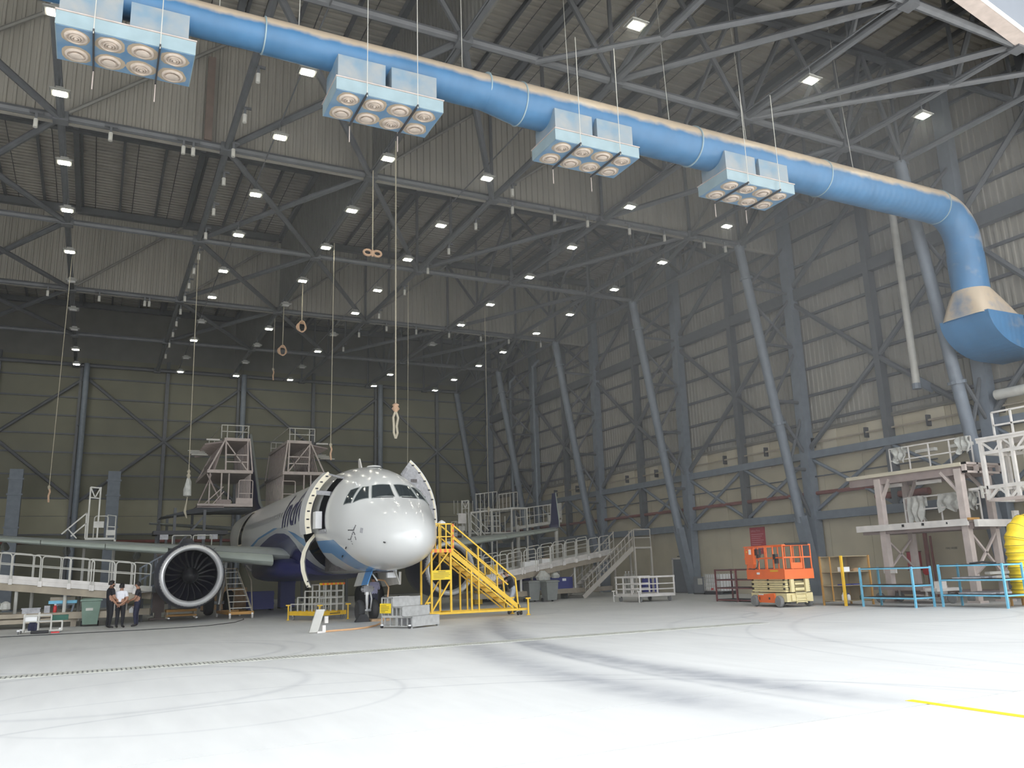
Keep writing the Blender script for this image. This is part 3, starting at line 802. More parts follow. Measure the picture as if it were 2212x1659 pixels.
def fus(y, th, off=0.0):
    """point on the fuselage skin: y from the nose tip, th degrees from the crown (negative to starboard)"""
    t, b, w = pchip(1, y), pchip(2, y), pchip(3, y); a = math.radians(th); zc = (t + b) / 2; hz = (t - b) / 2
    nx, nz = math.sin(a) / max(w, .05), math.cos(a) / max(hz, .05); L = math.hypot(nx, nz)
    return V(AX + w * math.sin(a) + nx / L * off, AY + y, zc + hz * math.cos(a) + nz / L * off)
def fus_z(y, z, side=-1, off=0.0):
    t, b = pchip(1, y), pchip(2, y); c = (z - (t + b) / 2) / ((t - b) / 2)
    return fus(y, side * math.degrees(math.acos(max(-1, min(1, c)))), off)
def livery():
    m = bpy.data.materials.new('livery'); m.use_nodes = True; nt = m.node_tree; L = nt.links.new
    b = nt.nodes['Principled BSDF']; b.inputs['Roughness'].default_value = .22; b.inputs['Coat Weight'].default_value = .3
    tc = nt.nodes.new('ShaderNodeNewGeometry'); sp = nt.nodes.new('ShaderNodeSeparateXYZ'); L(tc.outputs['Position'], sp.inputs[0])
    mr = nt.nodes.new('ShaderNodeMapRange'); mr.inputs[1].default_value = AY; mr.inputs[2].default_value = AY + 36; L(sp.outputs[1], mr.inputs[0])
    def curve(pts):
        r = nt.nodes.new('ShaderNodeValToRGB'); e = r.color_ramp.elements
        while len(e) < len(pts): e.new(.5)
        for k, (y, z) in enumerate(pts): e[k].position = y / 36; e[k].color = (z / 6,) * 3 + (1,)
        L(mr.outputs[0], r.inputs[0])
        k = nt.nodes.new('ShaderNodeMath'); k.operation = 'MULTIPLY'; k.inputs[1].default_value = 6; L(r.outputs[0], k.inputs[0])
        c = nt.nodes.new('ShaderNodeMath'); c.operation = 'LESS_THAN'; L(sp.outputs[2], c.inputs[0]); L(k.outputs[0], c.inputs[1]); return c.outputs[0]
    cols = [lin((.72, .725, .715)), lin((.10, .26, .50)), lin((.50, .52, .53)), lin((.022, .024, .115))]
    # upper edge of the sky blue band, its lower edge, upper edge of the indigo belly
    c1 = curve([(2.3, 1.5), (2.8, 2.0), (3.3, 2.6), (3.9, 2.95), (6, 3.0), (8.2, 3.2), (9.5, 3.48), (12, 3.85), (14, 3.95), (18, 3.7), (22, 3.2)])
    c2 = curve([(3.6, 1.5), (4.4, 1.86), (4.6, 2.2), (5.0, 2.5), (6.8, 2.6), (8.0, 2.75), (9.0, 3.1), (10.0, 3.45), (11.2, 3.78), (13, 3.9), (18, 3.6), (22, 3.0)])
    c3 = curve([(8.4, 1.4), (8.9, 2.0), (9.4, 2.5), (9.8, 3.05), (10.6, 3.4), (11.6, 3.58), (13.4, 3.68), (15, 3.6), (16.8, 3.4), (20, 3.0), (26, 2.4), (34, 2.0)])
    nz = nt.nodes.new('ShaderNodeTexNoise'); nz.inputs['Scale'].default_value = 1.5; L(tc.outputs['Position'], nz.inputs['Vector'])
    prev = None
    for f, c in ((None, cols[0]), (c1, cols[1]), (c2, cols[2]), (c3, cols[3])):
        if f is None:
            rr = nt.nodes.new('ShaderNodeValToRGB'); rr.color_ramp.elements[0].color = tuple(x * .95 for x in c[:3]) + (1,); rr.color_ramp.elements[1].color = c
            L(nz.outputs['Fac'], rr.inputs[0]); prev = rr.outputs[0]; continue
        mx = nt.nodes.new('ShaderNodeMix'); mx.data_type = 'RGBA'; mx.inputs['B'].default_value = c
        L(f, mx.inputs['Factor']); L(prev, mx.inputs['A']); prev = mx.outputs['Result']
    L(prev, b.inputs['Base Color'])
    MATS['livery'] = m
livery()
pl = thing('airliner', 'white twin-engine airliner with indigo belly, doors open, nose toward the viewer', 'aircraft', (AX, AY + 16, 0))
# skin with real openings for the doors and the cargo hold
YS = [0, .02, .05, .09, .15, .24, .35, .5, .7, .95, 1.2, 1.45, 1.7, 1.9, 2.1, 2.3, 2.5, 2.7, 2.9, 3.15, 3.4, 3.7, 4.0, 4.25, 4.50, 4.93, 5.36, 5.8, 6.12, 6.6, 7.0, 7.45, 7.9, 8.5]
YS += [8.5 + i for i in range(1, 17)] + [25, 26, 27, 28, 29, 30, 31, 32, 33, 34, 35, 36, 36.8, 37.4]
TH = [0, 8, 16, 24, 32, 40, 48, 56, 64, 72, 80, 88, 96, 103, 110, 118, 126, 134, 142, 150, 158, 166, 174]
TH = TH + [180] + [-t for t in TH[:0:-1]]
g = G(); n = len(TH)
g.v = [tuple(fus(y, t)) for y in YS for t in TH]
for j in range(len(YS) - 1):
    ym = (YS[j] + YS[j + 1]) / 2
    for i in range(n):
        t0, t1 = TH[i], TH[(i + 1) % n]
        if t1 == 0: t1 = 0 if t0 > 0 else 0
        tm = (t0 + (t1 if abs(t1 - t0) < 100 else t1 + 360 * (1 if t0 > 0 else -1))) / 2
        if 4.5 < ym < 5.36 and 40 < abs(tm) < 103: continue
        if 6.12 < ym < 7.9 and -150 < tm < -103: continue
        if 23.4 < ym < 24.6 and -96 < tm < -40: continue
        g.f.append((j * n + i, j * n + (i + 1) % n, (j + 1) * n + (i + 1) % n, (j + 1) * n + i)); g.m.append(0)
fuse = obj('fuselage', g, 'livery', pl, True)
fuse.data.set_sharp_from_angle(angle=math.radians(60))
# cabin and hold behind the openings
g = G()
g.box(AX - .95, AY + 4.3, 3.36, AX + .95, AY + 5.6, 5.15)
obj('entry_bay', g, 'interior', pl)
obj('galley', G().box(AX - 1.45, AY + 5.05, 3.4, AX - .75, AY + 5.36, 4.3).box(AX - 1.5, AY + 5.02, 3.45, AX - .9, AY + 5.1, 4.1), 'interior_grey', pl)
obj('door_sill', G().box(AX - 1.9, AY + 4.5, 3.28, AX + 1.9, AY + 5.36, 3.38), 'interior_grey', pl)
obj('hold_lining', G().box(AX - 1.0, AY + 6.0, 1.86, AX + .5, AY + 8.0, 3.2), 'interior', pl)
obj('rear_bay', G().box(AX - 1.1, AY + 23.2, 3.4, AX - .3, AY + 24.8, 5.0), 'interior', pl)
def frame(y0, y1, t0, t1, w, off, mat, name, parent=pl):
    g = G()
    for (ya, yb, ta, tb) in ((y0 - w, y0, t0, t1), (y1, y1 + w, t0, t1), (y0 - w, y1 + w, t0 - 2, t0), (y0 - w, y1 + w, t1, t1 + 2)):
        g.grid(lambda u, v: fus(ya + (yb - ya) * u, ta + (tb - ta) * v, off), 2, 10)
    return obj(name, g, mat, parent, True)
frame(4.5, 5.36, -103, -40, .05, .012, 'interior_grey', 'door_surround')
frame(6.12, 7.9, -150, -103, .05, .012, 'interior_grey', 'hold_surround')
frame(23.4, 24.6, -96, -40, .10, .012, 'door_edge', 'rear_door_surround')
# right front door, swung out and parked behind its opening
def door_panel(side, yfn, off_in, off_out):
    g = G()
    g.grid(lambda u, v: yfn(u, v, off_out), 6, 14); g.grid(lambda u, v: yfn(u, v, off_in), 6, 14)
    for e in (0, 1):
        g.grid(lambda u, v: yfn(e, v, off_in + (off_out - off_in) * u), 1, 14)
        g.grid(lambda u, v: yfn(u, e, off_in + (off_out - off_in) * v), 6, 1)
    return g
f1 = lambda u, v, o: fus(5.42 + .92 * u, -38 - 66 * v, o) + V(-.22, 0, 0)
sd = obj('service_door', door_panel(-1, f1, .10, .26), 'white_paint', pl, True)
g = G(); g.grid(lambda u, v: fus(5.40, -38 - 66 * v, .06 + .22 * u) + V(-.22, 0, 0), 1, 14)
obj('edge_seal', g, 'door_edge', sd, True)
for k in range(8):
    p = fus(5.39, -42 - 8 * k, .17) + V(-.22, 0, 0)
    obj('latch', G().bx(p, (.10, .03, .05)), 'black', sd)
obj('slide_pack', G().box(AX - 2.14, AY + 4.98, 3.42, AX - 1.90, AY + 5.40, 4.05), 'plastic_white', sd)
obj('hinge_arm', G().bar(fus(4.95, -60, -.1), fus(5.5, -62, .15) + V(-.2, 0, 0), .10, .16), 'interior_grey', sd)
obj('gust_bar', G().bar(fus(4.6, -39, .02), fus(5.5, -39, .2) + V(-.22, 0, 0), .06), 'interior_grey', sd)
# left front door seen from inside, standing off the skin
f2 = lambda u, v, o: fus(5.5 + .16 * u, 38 + 66 * v, o + .25 + .62 * u)
pd = obj('passenger_door', door_panel(1, f2, .0, .12), 'interior_grey', pl, True)
g = G(); g.grid(lambda u, v: fus(5.64, 38 + 66 * v, .82 + .16 * u), 1, 14)
obj('edge_seal', g, 'door_edge', pd, True)
g = G(); g.grid(lambda u, v: fus(5.66, 38 + 66 * v, .98 + .04 * u), 1, 14)
obj('outer_skin', g, 'white_paint', pd, True)
for k in range(8):
    obj('latch', G().bx(fus(5.62, 42 + 8 * k, .9), (.10, .03, .05)), 'black', pd)
for k, t in enumerate((52, 61, 70, 79, 88)):
    obj('mechanism', G().bx(fus(5.5, t, .48), (.25, .06, .12)), ('interior', 'interior_grey')[k % 2], pd)
obj('arming_lever', G().bar(fus(5.45, 66, .5), fus(5.45, 76, .5), .06), 'red', pd)
obj('gust_bar', G().bar(fus(5.0, 39, -.05), fus(5.5, 39, .6), .06), 'interior_grey', pd)
# cargo hold door hanging open
prof = [(-1.93, 3.28), (-2.20, 2.95), (-2.36, 2.60), (-2.42, 2.25), (-2.38, 1.90), (-2.27, 1.55), (-2.14, 1.28)]
g = G()
for k in range(len(prof) - 1):
    (xa, za), (xb, zb) = prof[k], prof[k + 1]
    for y0, y1, d in ((6.12, 7.4, 0),):
        vs = [(AX + x + dx + (.34 if yy == y1 else 0), AY + yy, z) for x, z, dx in ((xa, za, 0), (xb, zb, 0), (xb, zb, .15), (xa, za, .15)) for yy in (y0, y1)]
        g.add(vs, [(0, 1, 3, 2), (2, 3, 5, 4), (4, 5, 7, 6), (6, 7, 1, 0), (0, 2, 4, 6), (1, 7, 5, 3)])
cd = obj('cargo_door', g, 'white_paint', pl, False)
g = G()
for k in range(len(prof) - 1):
    (xa, za), (xb, zb) = prof[k], prof[k + 1]
    g.add([(AX + xa, AY + 6.11, za), (AX + xb, AY + 6.11, zb), (AX + xb + .15, AY + 6.11, zb), (AX + xa + .15, AY + 6.11, za)], [(0, 1, 2, 3)])
obj('edge_seal', g, 'door_edge', cd)
for z in (1.33, 1.5): obj('latch', G().bx((AX - 2.13, AY + 6.1, z), (.05, .04, .05)), 'black', cd)
# glazing
WIN = [[(2.52, -2.6), (2.66, -24), (2.14, -33), (1.90, -3.4)], [(2.68, -28), (2.82, -35), (2.58, -57), (2.22, -36.5)], [(2.90, -38), (3.16, -48), (3.02, -67), (2.66, -59)]]
for sgn in (1, -1):
    for w in WIN:
        g = G(); c = [(y, t * sgn) for y, t in w]
        def bl(u, v, o):
            a = (c[0][0] + (c[1][0] - c[0][0]) * u, c[0][1] + (c[1][1] - c[0][1]) * u); b_ = (c[3][0] + (c[2][0] - c[3][0]) * u, c[3][1] + (c[2][1] - c[3][1]) * u)
            return fus(a[0] + (b_[0] - a[0]) * v, a[1] + (b_[1] - a[1]) * v, o)
        g.grid(lambda u, v: bl(u, v, .012), 5, 5)
        o = obj('cockpit_window', g, 'glass_dark', pl, True)
        e = [bl(u, v, .014) for u, v in [(k / 5, 0) for k in range(5)] + [(1, k / 5) for k in range(5)] + [(1 - k / 5, 1) for k in range(5)] + [(0, 1 - k / 5) for k in range(5)]]
        obj('seal', G().path(e, .014, 5, True), 'wing_grey', o, True)
g = G()
for s_ in (-1, 1): obj('wiper', G().path([fus(1.84, 6 * s_, .03), fus(1.95, 20 * s_, .03), fus(2.1, 30 * s_, .03)], .015, 5), 'black', pl)
for sgn in (-1, 1):
    for k in range(32):
        y = 7.2 + k * .535
        if 23.2 < y < 24.8: continue
        g = G(); g.grid(lambda u, v: fus(y + .18 * u, sgn * (68 + 8.5 * v), .008), 1, 3)
        obj('cabin_window', g, 'window_grey', pl)
# lettering and dot emblem
def side_plane(y0, z0):
    return lambda u, v: fus_z(y0 - u, z0 + v, -1, .014)
tg = text_g('IndiGo', 2.05, side_plane(12.2, 3.86), 1.04, .02, cut=8)
obj('lettering', tg, 'navy', pl)
DOTS = [(1.95, -79.5), (1.97, -81.8), (1.99, -83.7), (2.01, -85.7), (2.02, -87.5), (2.07, -88.1), (2.13, -88.8), (2.19, -89.5), (2.25, -90.3), (2.32, -91.2), (2.37, -92.1), (2.01, -90.4), (2.06, -91.0), (1.97, -91.8), (2.09, -93.2), (2.12, -95.0), (1.96, -93.5), (2.17, -97.7), (2.21, -100.0), (1.95, -97.3), (2.26, -102.2), (2.29, -103.9), (2.38, -104.8), (2.47, -105.5), (1.93, -99.0), (1.93, -100.9), (2.27, -106.5), (2.27, -110.3)]
g = G()
for y, t in DOTS:
    g.grid(lambda u, v: fus(y - .028 + .056 * u, t - .62 + 1.24 * v, .006), 1, 1)
obj('dot_emblem', g, 'text_dark', pl)
g = G(); g.grid(lambda u, v: fus(1.53 + .14 * u, -79.5 - 8.5 * v, .006), 2, 3)
obj('static_panel', g, 'interior_grey', pl)
for y, t in ((2.94, -118.7), (3.9, -132), (.67, -102)):
    obj('probe', G().tube(fus(y, t, 0), fus(y - .12, t, .08), .025, 6), 'black', pl)
obj('probe', G().tube(fus(3.15, -38.4, 0), fus(3.12, -38, .15), .03, 6), 'white_paint', pl)
obj('antenna', G().prism([fus(6.3, 1, -.02), fus(6.75, 1, -.02), fus(6.80, 1, .42), fus(6.68, 1, .44)], (-.05, 0, 0)), 'rail_white', pl)
obj('antenna_fairing', G().lathe([(.30, 0), (.26, .05), (.1, .08)], fus(5.0, 3, -.01), (0, 0, 1), 14), 'white_paint', pl, True)
# nose gear
ng = Vector((AX - .1, AY + 5.1, 0))
obj('gear_strut', G().tube(ng + V(0, .05, .36), ng + V(0, .02, 1.05), .065, 12).tube(ng + V(0, .02, .95), ng + V(0, 0, 2.1), .10, 12).tube(ng + V(-.28, .05, .38), ng + V(.28, .05, .38), .055, 10), 'strut', pl, True)
obj('drag_brace', G().tube(ng + V(.0, 0, 1.15), ng + V(.0, 1.0, 1.95), .05, 8).tube(ng + V(.12, -.05, .45), ng + V(.12, -.18, .8), .03, 6).tube(ng + V(.12, -.18, .8), ng + V(.1, -.05, 1.1), .03, 6), 'strut', pl)
obj('steering_unit', G().box(ng.x - .18, ng.y - .14, 1.05, ng.x + .18, ng.y + .1, 1.28).tube(ng + V(-.25, -.05, 1.16), ng + V(.25, -.05, 1.16), .06, 8), 'interior_grey', pl)
def wheel(c, r, w, ax, mt='rubber', hub='strut', parent=pl, hr=.52):
    c = Vector(c); h = w / 2
    o = obj('wheel', G().lathe([(r * hr, -h), (r * .85, -h), (r * .97, -h * .6), (r, 0), (r * .97, h * .6), (r * .85, h), (r * hr, h)], c, ax, 24), mt, parent, True)
    obj('hub', G().lathe([(r * hr, -h * .8), (r * hr * .8, -h * .5), (r * .2, -h * .55), (0, -h * .7)], c, ax, 16).lathe([(r * hr, h * .8), (r * hr * .8, h * .5), (r * .2, h * .55), (0, h * .7)], c, ax, 16), hub, o, True)
    return o
for s_ in (-1, 1): wheel(ng + V(.27 * s_, .05, .385), .385, .22, (1, 0, 0))
g = G(); g.add([(AX - .36, AY + 3.55, 1.80), (AX - .36, AY + 5.3, 1.76), (AX - .52, AY + 5.3, 1.28), (AX - .52, AY + 3.6, 1.34)], [(0, 1, 2, 3)])
o = obj('gear_door', G().prism([(AX - .36, AY + 3.55, 1.80), (AX - .36, AY + 4.35, 1.78), (AX - .52, AY + 4.35, 1.30), (AX - .52, AY + 3.6, 1.34)], (-.04, 0, 0)), 'sky_blue', pl)
obj('gear_door', G().prism([(AX - .36, AY + 4.37, 1.78), (AX - .36, AY + 5.3, 1.76), (AX - .52, AY + 5.3, 1.26), (AX - .52, AY + 4.37, 1.30)], (-.04, 0, 0)), 'rail_grey', pl)
obj('gear_door', G().prism([(AX + .36, AY + 3.2, 1.80), (AX + .36, AY + 5.3, 1.76), (AX + .56, AY + 5.3, 1.22), (AX + .56, AY + 3.3, 1.32)], (.04, 0, 0)), 'rail_grey', pl)
obj('gear_bay', G().box(AX - .33, AY + 3.3, 1.74, AX + .33, AY + 5.6, 1.79), 'interior', pl)
obj('landing_light', G().box(AX + .13, AY + 3.35, 1.55, AX + .48, AY + 3.5, 1.88), 'plastic_white', pl)
obj('door_rod', G().tube((AX - .36, AY + 3.7, 1.75), (AX - .2, AY + 3.5, 1.45), .03, 6).tube((AX + .62, AY + 3.4, 1.75), (AX + .62, AY + 3.45, 1.3), .05, 6), 'strut', pl)
# wings
def airfoil(n=10):
    up = []
    for i in range(n + 1):
        t = (1 - math.cos(PI * i / n)) / 2
        up.append((t, 5 * (.2969 * math.sqrt(t) - .126 * t - .3516 * t * t + .2843 * t ** 3 - .1036 * t ** 4)))
    return [(t, h) for t, h in up] + [(t, -h * .7) for t, h in up[-2:0:-1]]
AF = airfoil()
WS = [(1.6, 11.9, 6.6, .125, 2.62), (2.6, 12.5, 6.0, .125, 2.74), (6.4, 14.45, 3.9, .115, 3.12), (12.0, 17.3, 2.65, .11, 3.68), (16.6, 19.75, 1.65, .105, 4.18)]
def wing_at(x):
    for a, b in zip(WS, WS[1:]):
        if x <= b[0]: break
    t = (x - a[0]) / (b[0] - a[0])
    return [a[k] + (b[k] - a[k]) * t for k in range(5)]
for sd_ in (-1, 1):
    g = G(); rs = []
    for x in (1.6, 2.6, 4.5, 6.4, 9, 12, 14.5, 16.6):
        _, le, ch, th, z = wing_at(x)
        rs.append([(AX + sd_ * x, AY + le + t * ch, z + h * th * ch) for t, h in AF])
    w = obj('wing', g.rings(rs), 'wing_grey', pl, True)
    # leading edge slats, drooped a little ahead of the wing
    for x0, x1 in ((2.3, 5.0), (6.5, 9.0), (9.03, 11.6), (11.63, 14.1), (14.13, 16.4)):
        rs = []
        for x in (x0, (x0 + x1) / 2, x1):
            _, le, ch, th, z = wing_at(x)
            c = max(.42, ch * .15); hh = th * ch * .5; dz = -.05 - .02 * ch
            if x0 < 3: c *= 1.0; hh *= 1.0; dz -= .06
            y0 = AY + le - .30
            rs.append([(AX + sd_ * x, y0 + c * a, z + dz + hh * b) for a, b in ((.95, .98), (.55, .78), (.2, .42), (.03, .05), (0, -.25), (.1, -.55), (.4, -.72), (.5, -.5), (.45, .1), (.9, .75))])
        obj('slat', G().rings(rs), 'slat_green', w, True)
    for x in (7.6, 10.6, 13.2):
        _, le, ch, th, z = wing_at(x)
        obj('flap_fairing', G().path([(AX + sd_ * x, AY + le + ch * .45, z - .1), (AX + sd_ * x, AY + le + ch * .7, z - .32), (AX + sd_ * x, AY + le + ch * 1.0, z - .35), (AX + sd_ * x, AY + le + ch * 1.25, z - .2)], .16, 8, r_list=[.05, .17, .16, .03]), 'wing_grey', w, True)
    # winglet
    rs = []
    for dx, y, z, ch in ((16.55, 19.75, 4.18, 1.65), (16.95, 20.15, 4.32, 1.35), (17.15, 20.5, 4.75, 1.1), (17.35, 21.0, 5.6, .85), (17.6, 21.6, 6.6, .5)):
        rs.append([(AX + sd_ * (dx + h * .10 * ch * (1 if z > 4.4 else 0)), AY + y + t * ch, z + (h * .10 * ch if z <= 4.4 else 0)) for t, h in AF])
    obj('winglet', G().rings(rs), 'navy', w, True)
    e = G().path([(AX + sd_ * 16.9, AY + 20.05, 4.28), (AX + sd_ * 17.12, AY + 20.42, 4.7), (AX + sd_ * 17.32, AY + 20.94, 5.6), (AX + sd_ * 17.58, AY + 21.55, 6.6)], .035, 6)
    obj('leading_strip', e, 'slat_green', w, True)
    # engine
    EX, EY, EZ = AX + sd_ * 5.75, AY + 11.0, 1.88
    n_ = obj('engine', G().lathe([(1.03, .35), (1.06, .12), (1.12, .02), (1.19, .03), (1.26, .14), (1.34, .45), (1.37, 1.0), (1.35, 2.0), (1.22, 3.0), (1.0, 3.7), (.96, 3.68), (1.0, 2.8)], (EX, EY, EZ), (0, 1, 0), 56, False), 'nacelle', pl, True)
    obj('inlet_lip', G().lathe([(1.03, .34), (1.045, .16), (1.085, .03), (1.13, -.015), (1.175, .0), (1.225, .07), (1.27, .17)], (EX, EY, EZ), (0, 1, 0), 64, False), 'lip', n_, True)
    obj('inlet_duct', G().lathe([(1.035, .3), (1.03, .6), (1.04, 1.15), (0, 1.2)], (EX, EY, EZ), (0, 1, 0), 48, False), 'black', n_, True)
    g = G()
    for k in range(20):
        q = 2 * PI * k / 20; ring = []
        for j in range(6):
            r = .33 + .69 * j / 5; tw = .25 + .55 * j / 5; a = q + .10 * math.sin(j / 5 * 2.6)
            c_, s__ = math.cos(a), math.sin(a); wd = .17 + .05 * j / 5
            ring.append(((EX + r * c_ - s__ * wd * math.sin(tw) * .8, EY + .75 - wd * math.cos(tw) * .5, EZ + r * s__ + c_ * wd * math.sin(tw) * .8), (EX + r * c_ + s__ * wd * math.sin(tw) * .8, EY + .75 + wd * math.cos(tw) * .9, EZ + r * s__ - c_ * wd * math.sin(tw) * .8)))
        vs = [v for p in ring for v in p]
        g.add(vs, [(2 * j, 2 * j + 1, 2 * j + 3, 2 * j + 2) for j in range(5)])
    obj('fan_blades', g, 'fan', n_, True)
    sp = obj('spinner', G().lathe([(0, .18), (.08, .22), (.17, .36), (.26, .52), (.33, .72), (.34, .9)], (EX, EY, EZ), (0, 1, 0), 28, False), 'black', n_, True)
    def cone(q, r): return (EX + math.cos(q) * r, EY + .18 + .52 * (r / .33) ** 1.15 - .012, EZ + math.sin(q) * r)
    obj('spiral_mark', G().add([cone(.4, .03), cone(.6, .09), cone(.55, .17), cone(.2, .20), cone(.1, .10), cone(3.5, .10), cone(3.4, .02)], [(0, 1, 2, 3, 4), (0, 4, 5, 6)]), 'plastic_white', sp)
    obj('pylon', G().prism([(EX - .18, EY + 1.2, EZ + 1.3), (EX - .18, EY + 4.8, EZ + .9), (EX - .18, EY + 5.2, EZ + 1.35), (EX - .18, EY + 2.6, EZ + 1.62)], (.36, 0, 0)), 'nacelle', n_)
    obj('strake', G().add([(EX + .95 * .9, EY + 1.0, EZ + .98), (EX + .95 * .9, EY + 2.0, EZ + .98), (EX + 1.25 * .9, EY + 1.9, EZ + 1.22), (EX + 1.1 * .9, EY + 1.4, EZ + 1.12)], [(0, 1, 2, 3)]), 'nacelle', n_)
    obj('core', G().lathe([(.6, 2.6), (.62, 3.6), (.45, 4.6), (.3, 4.65), (.05, 5.2)], (EX, EY, EZ), (0, 1, 0), 24), 'interior_grey', n_, True)
    # main gear
    mg = Vector((AX + sd_ * 3.8, AY + 17.7, 0))
    obj('gear_leg', G().tube(mg + V(0, 0, .5), mg + V(-.3 * sd_, 0, 2.5), .12, 10).tube(mg + V(-.47, 0, .58), mg + V(.47, 0, .58), .08, 8), 'strut', pl, True)
    for s_ in (-1, 1): wheel(mg + V(.46 * s_, 0, .585), .585, .4, (1, 0, 0))
    # tailplane
    rs = []
    for x, y, ch, z in ((.6, 31.0, 3.3, 4.9), (6.2, 34.6, 1.4, 5.5)):
        rs.append([(AX + sd_ * x, AY + y + t * ch, z + h * .1 * ch) for t, h in AF])
    obj('tailplane', G().rings(rs), 'wing_grey', pl, True)
rs = []
for z, y, ch in ((5.6, 27.9, 7.2), (6.4, 29.6, 5.8), (11.76, 34.2, 2.2)):
    rs.append([(AX + h * .10 * ch, AY + y + t * ch, z) for t, h in AF])
obj('tail_fin', G().rings(rs), 'navy', pl, True)
obj('fin_strip', G().path([(AX, AY + 27.8, 5.75), (AX, AY + 29.5, 6.5), (AX, AY + 34.1, 11.7)], .09, 8), 'wing_grey', pl, True)
# belly fairing between the wings
rs = []
for y, w, z0, z1 in ((10.6, 1.0, 1.72, 2.2), (11.6, 1.9, 1.58, 2.5), (13, 2.25, 1.50, 2.75), (18, 2.25, 1.48, 2.75), (20, 1.9, 1.56, 2.5), (21.6, 1.0, 1.72, 2.2)):
    rs.append([(AX + w * math.copysign(abs(math.cos(q)) ** .6, math.cos(q)), AY + y, (z0 + z1) / 2 + (z1 - z0) / 2 * math.copysign(abs(math.sin(q)) ** .6, math.sin(q))) for q in [2 * PI * k / 28 for k in range(28)]])
obj('belly_fairing', G().rings(rs), 'navy', pl, True)
# ================================================================ ground equipment
def caster(name_parent, c, r=.09, w=.05, mt='grey_tyre', rz=0.0):
    """small swivel wheel with its fork, touching the floor at c"""
    c = Vector((c[0], c[1], r)); ax = (math.cos(rz), math.sin(rz), 0)
    o = obj('caster', G().lathe([(r * .4, -w / 2), (r, -w / 2), (r, w / 2), (r * .4, w / 2)], c, ax, 14), mt, name_parent, True)
    obj('fork', G().box(c.x - .04, c.y - .04, r * 1.5, c.x + .04, c.y + .04, r * 2.4), 'strut', o)
    return o
class T:
    """a local frame: u along angle a, w to its left, z up"""
    def __init__(s, x, y, a): s.o = Vector((x, y, 0)); s.u = Vector((math.cos(a), math.sin(a), 0)); s.w = Vector((-math.sin(a), math.cos(a), 0)); s.a = a
    def __call__(s, u, w, z): return s.o + s.u * u + s.w * w + Vector((0, 0, z))
    def g(s, g):
        g.v = [tuple(s(*v)) for v in g.v]; return g
def hazard(name, tf, u0, u1, w0, w1, z0, z1, n, parent, c1='orange', c2='yellow'):
    g = G()
    for k in range(n):
        g.cm = k % 2
        g.box(u0 + (u1 - u0) * k / n, w0, z0, u0 + (u1 - u0) * (k + 1) / n, w1, z1)
    return obj(name, tf.g(g), [c1, c2], parent)
# ---- orange scissor lift
tf = T(23.40, 24.05, PI / 2 - .149)
sl = thing('scissor_lift', 'orange and cream scissor lift with orange guard rails, parked before the right wall', 'scissor lift', tuple(tf(1.2, -.6, 0)))
def P_(name, g, mat, parent=None, smooth=False): return obj(name, tf.g(g), mat, parent or sl, smooth)
P_('chassis', G().box(.05, -1.18, .20, 2.35, -.02, .52).box(-.02, -1.0, .24, .1, -.2, .46), 'lift_cream')
P_('battery_door', G().prism([(.75, .0, .16), (1.72, .0, .16), (1.80, .0, .28), (1.80, .0, .44), (.75, .0, .52), (.68, .0, .30)], (0, .06, 0)), 'orange')
P_('battery_door', G().prism([(.75, -1.26, .16), (1.72, -1.26, .16), (1.80, -1.26, .28), (1.80, -1.26, .44), (.75, -1.26, .52), (.68, -1.26, .30)], (0, .06, 0)), 'orange')
P_('latch', G().box(1.0, .06, .28, 1.08, .075, .36).box(1.66, .06, .26, 1.7, .075, .38), 'black')
P_('decal', G().box(1.42, .06, .44, 1.72, .07, .48), 'plastic_white')
P_('tray', G().box(.1, -1.0, .14, 2.3, -.2, .2), 'dark')
for u in (.42, 2.02):
    for w in (.05, -1.24):
        c = tf(u, w, .22)
        wheel(c, .22, .16, tuple(tf.w), 'grey_tyre', 'dark', sl, .5)
for k in range(6):
    z = .56 + k * .085
    o = P_('scissor_arm', G().box(.12, -.16 - .02 * (k % 2), z, 2.30, -.04 - .03 * (k % 2), z + .07), 'lift_cream')
    P_('scissor_arm', G().box(.12, -1.14, z, 2.30, -1.02, z + .07), 'lift_cream')
    [P_('cross_pin', G().tube((u, -1.16, z + .035), (u, -.015, z + .035), .03, 8), 'black' if k % 2 else 'lift_cream') for u in (.2, 1.2, 2.22)]
P_('end_linkage', G().box(-.02, -1.0, .56, .08, -.85, 1.06).box(-.02, -.35, .56, .08, -.2, 1.06).box(0, -.8, .62, .06, -.4, .72).box(0, -.8, .82, .06, -.4, .9), 'lift_cream')
P_('ladder', G().box(-.05, -.85, .15, -.02, -.81, .55).box(-.05, -.4, .15, -.02, -.36, .55).box(-.05, -.85, .18, -.02, -.36, .22).box(-.05, -.85, .34, -.02, -.36, .38).box(-.05, -.85, .5, -.02, -.36, .54), 'lift_cream')
P_('deck', G().box(-.02, -1.22, 1.08, 2.42, .02, 1.12), 'dark')
P_('deck_side', G().box(-.02, .0, 1.04, 2.42, .05, 1.42).box(-.02, -1.25, 1.04, 2.42, -1.2, 1.42).box(-.05, -1.25, 1.04, 0, .05, 1.40).box(2.4, -1.25, 1.04, 2.45, .05, 1.40), 'orange')
P_('decal', G().box(1.55, .05, 1.22, 1.75, .055, 1.30), 'plastic_white')
P_('decal', G().box(.35, .05, 1.32, .85, .055, 1.38), 'yellow')
for u in (0, .62, 1.05, 1.6, 2.05, 2.4):
    P_('rail_post', G().box(u - .02, .0, 1.4, u + .02, .04, 2.30), 'orange'); P_('rail_post', G().box(u - .02, -1.24, 1.4, u + .02, -1.2, 2.30), 'orange')
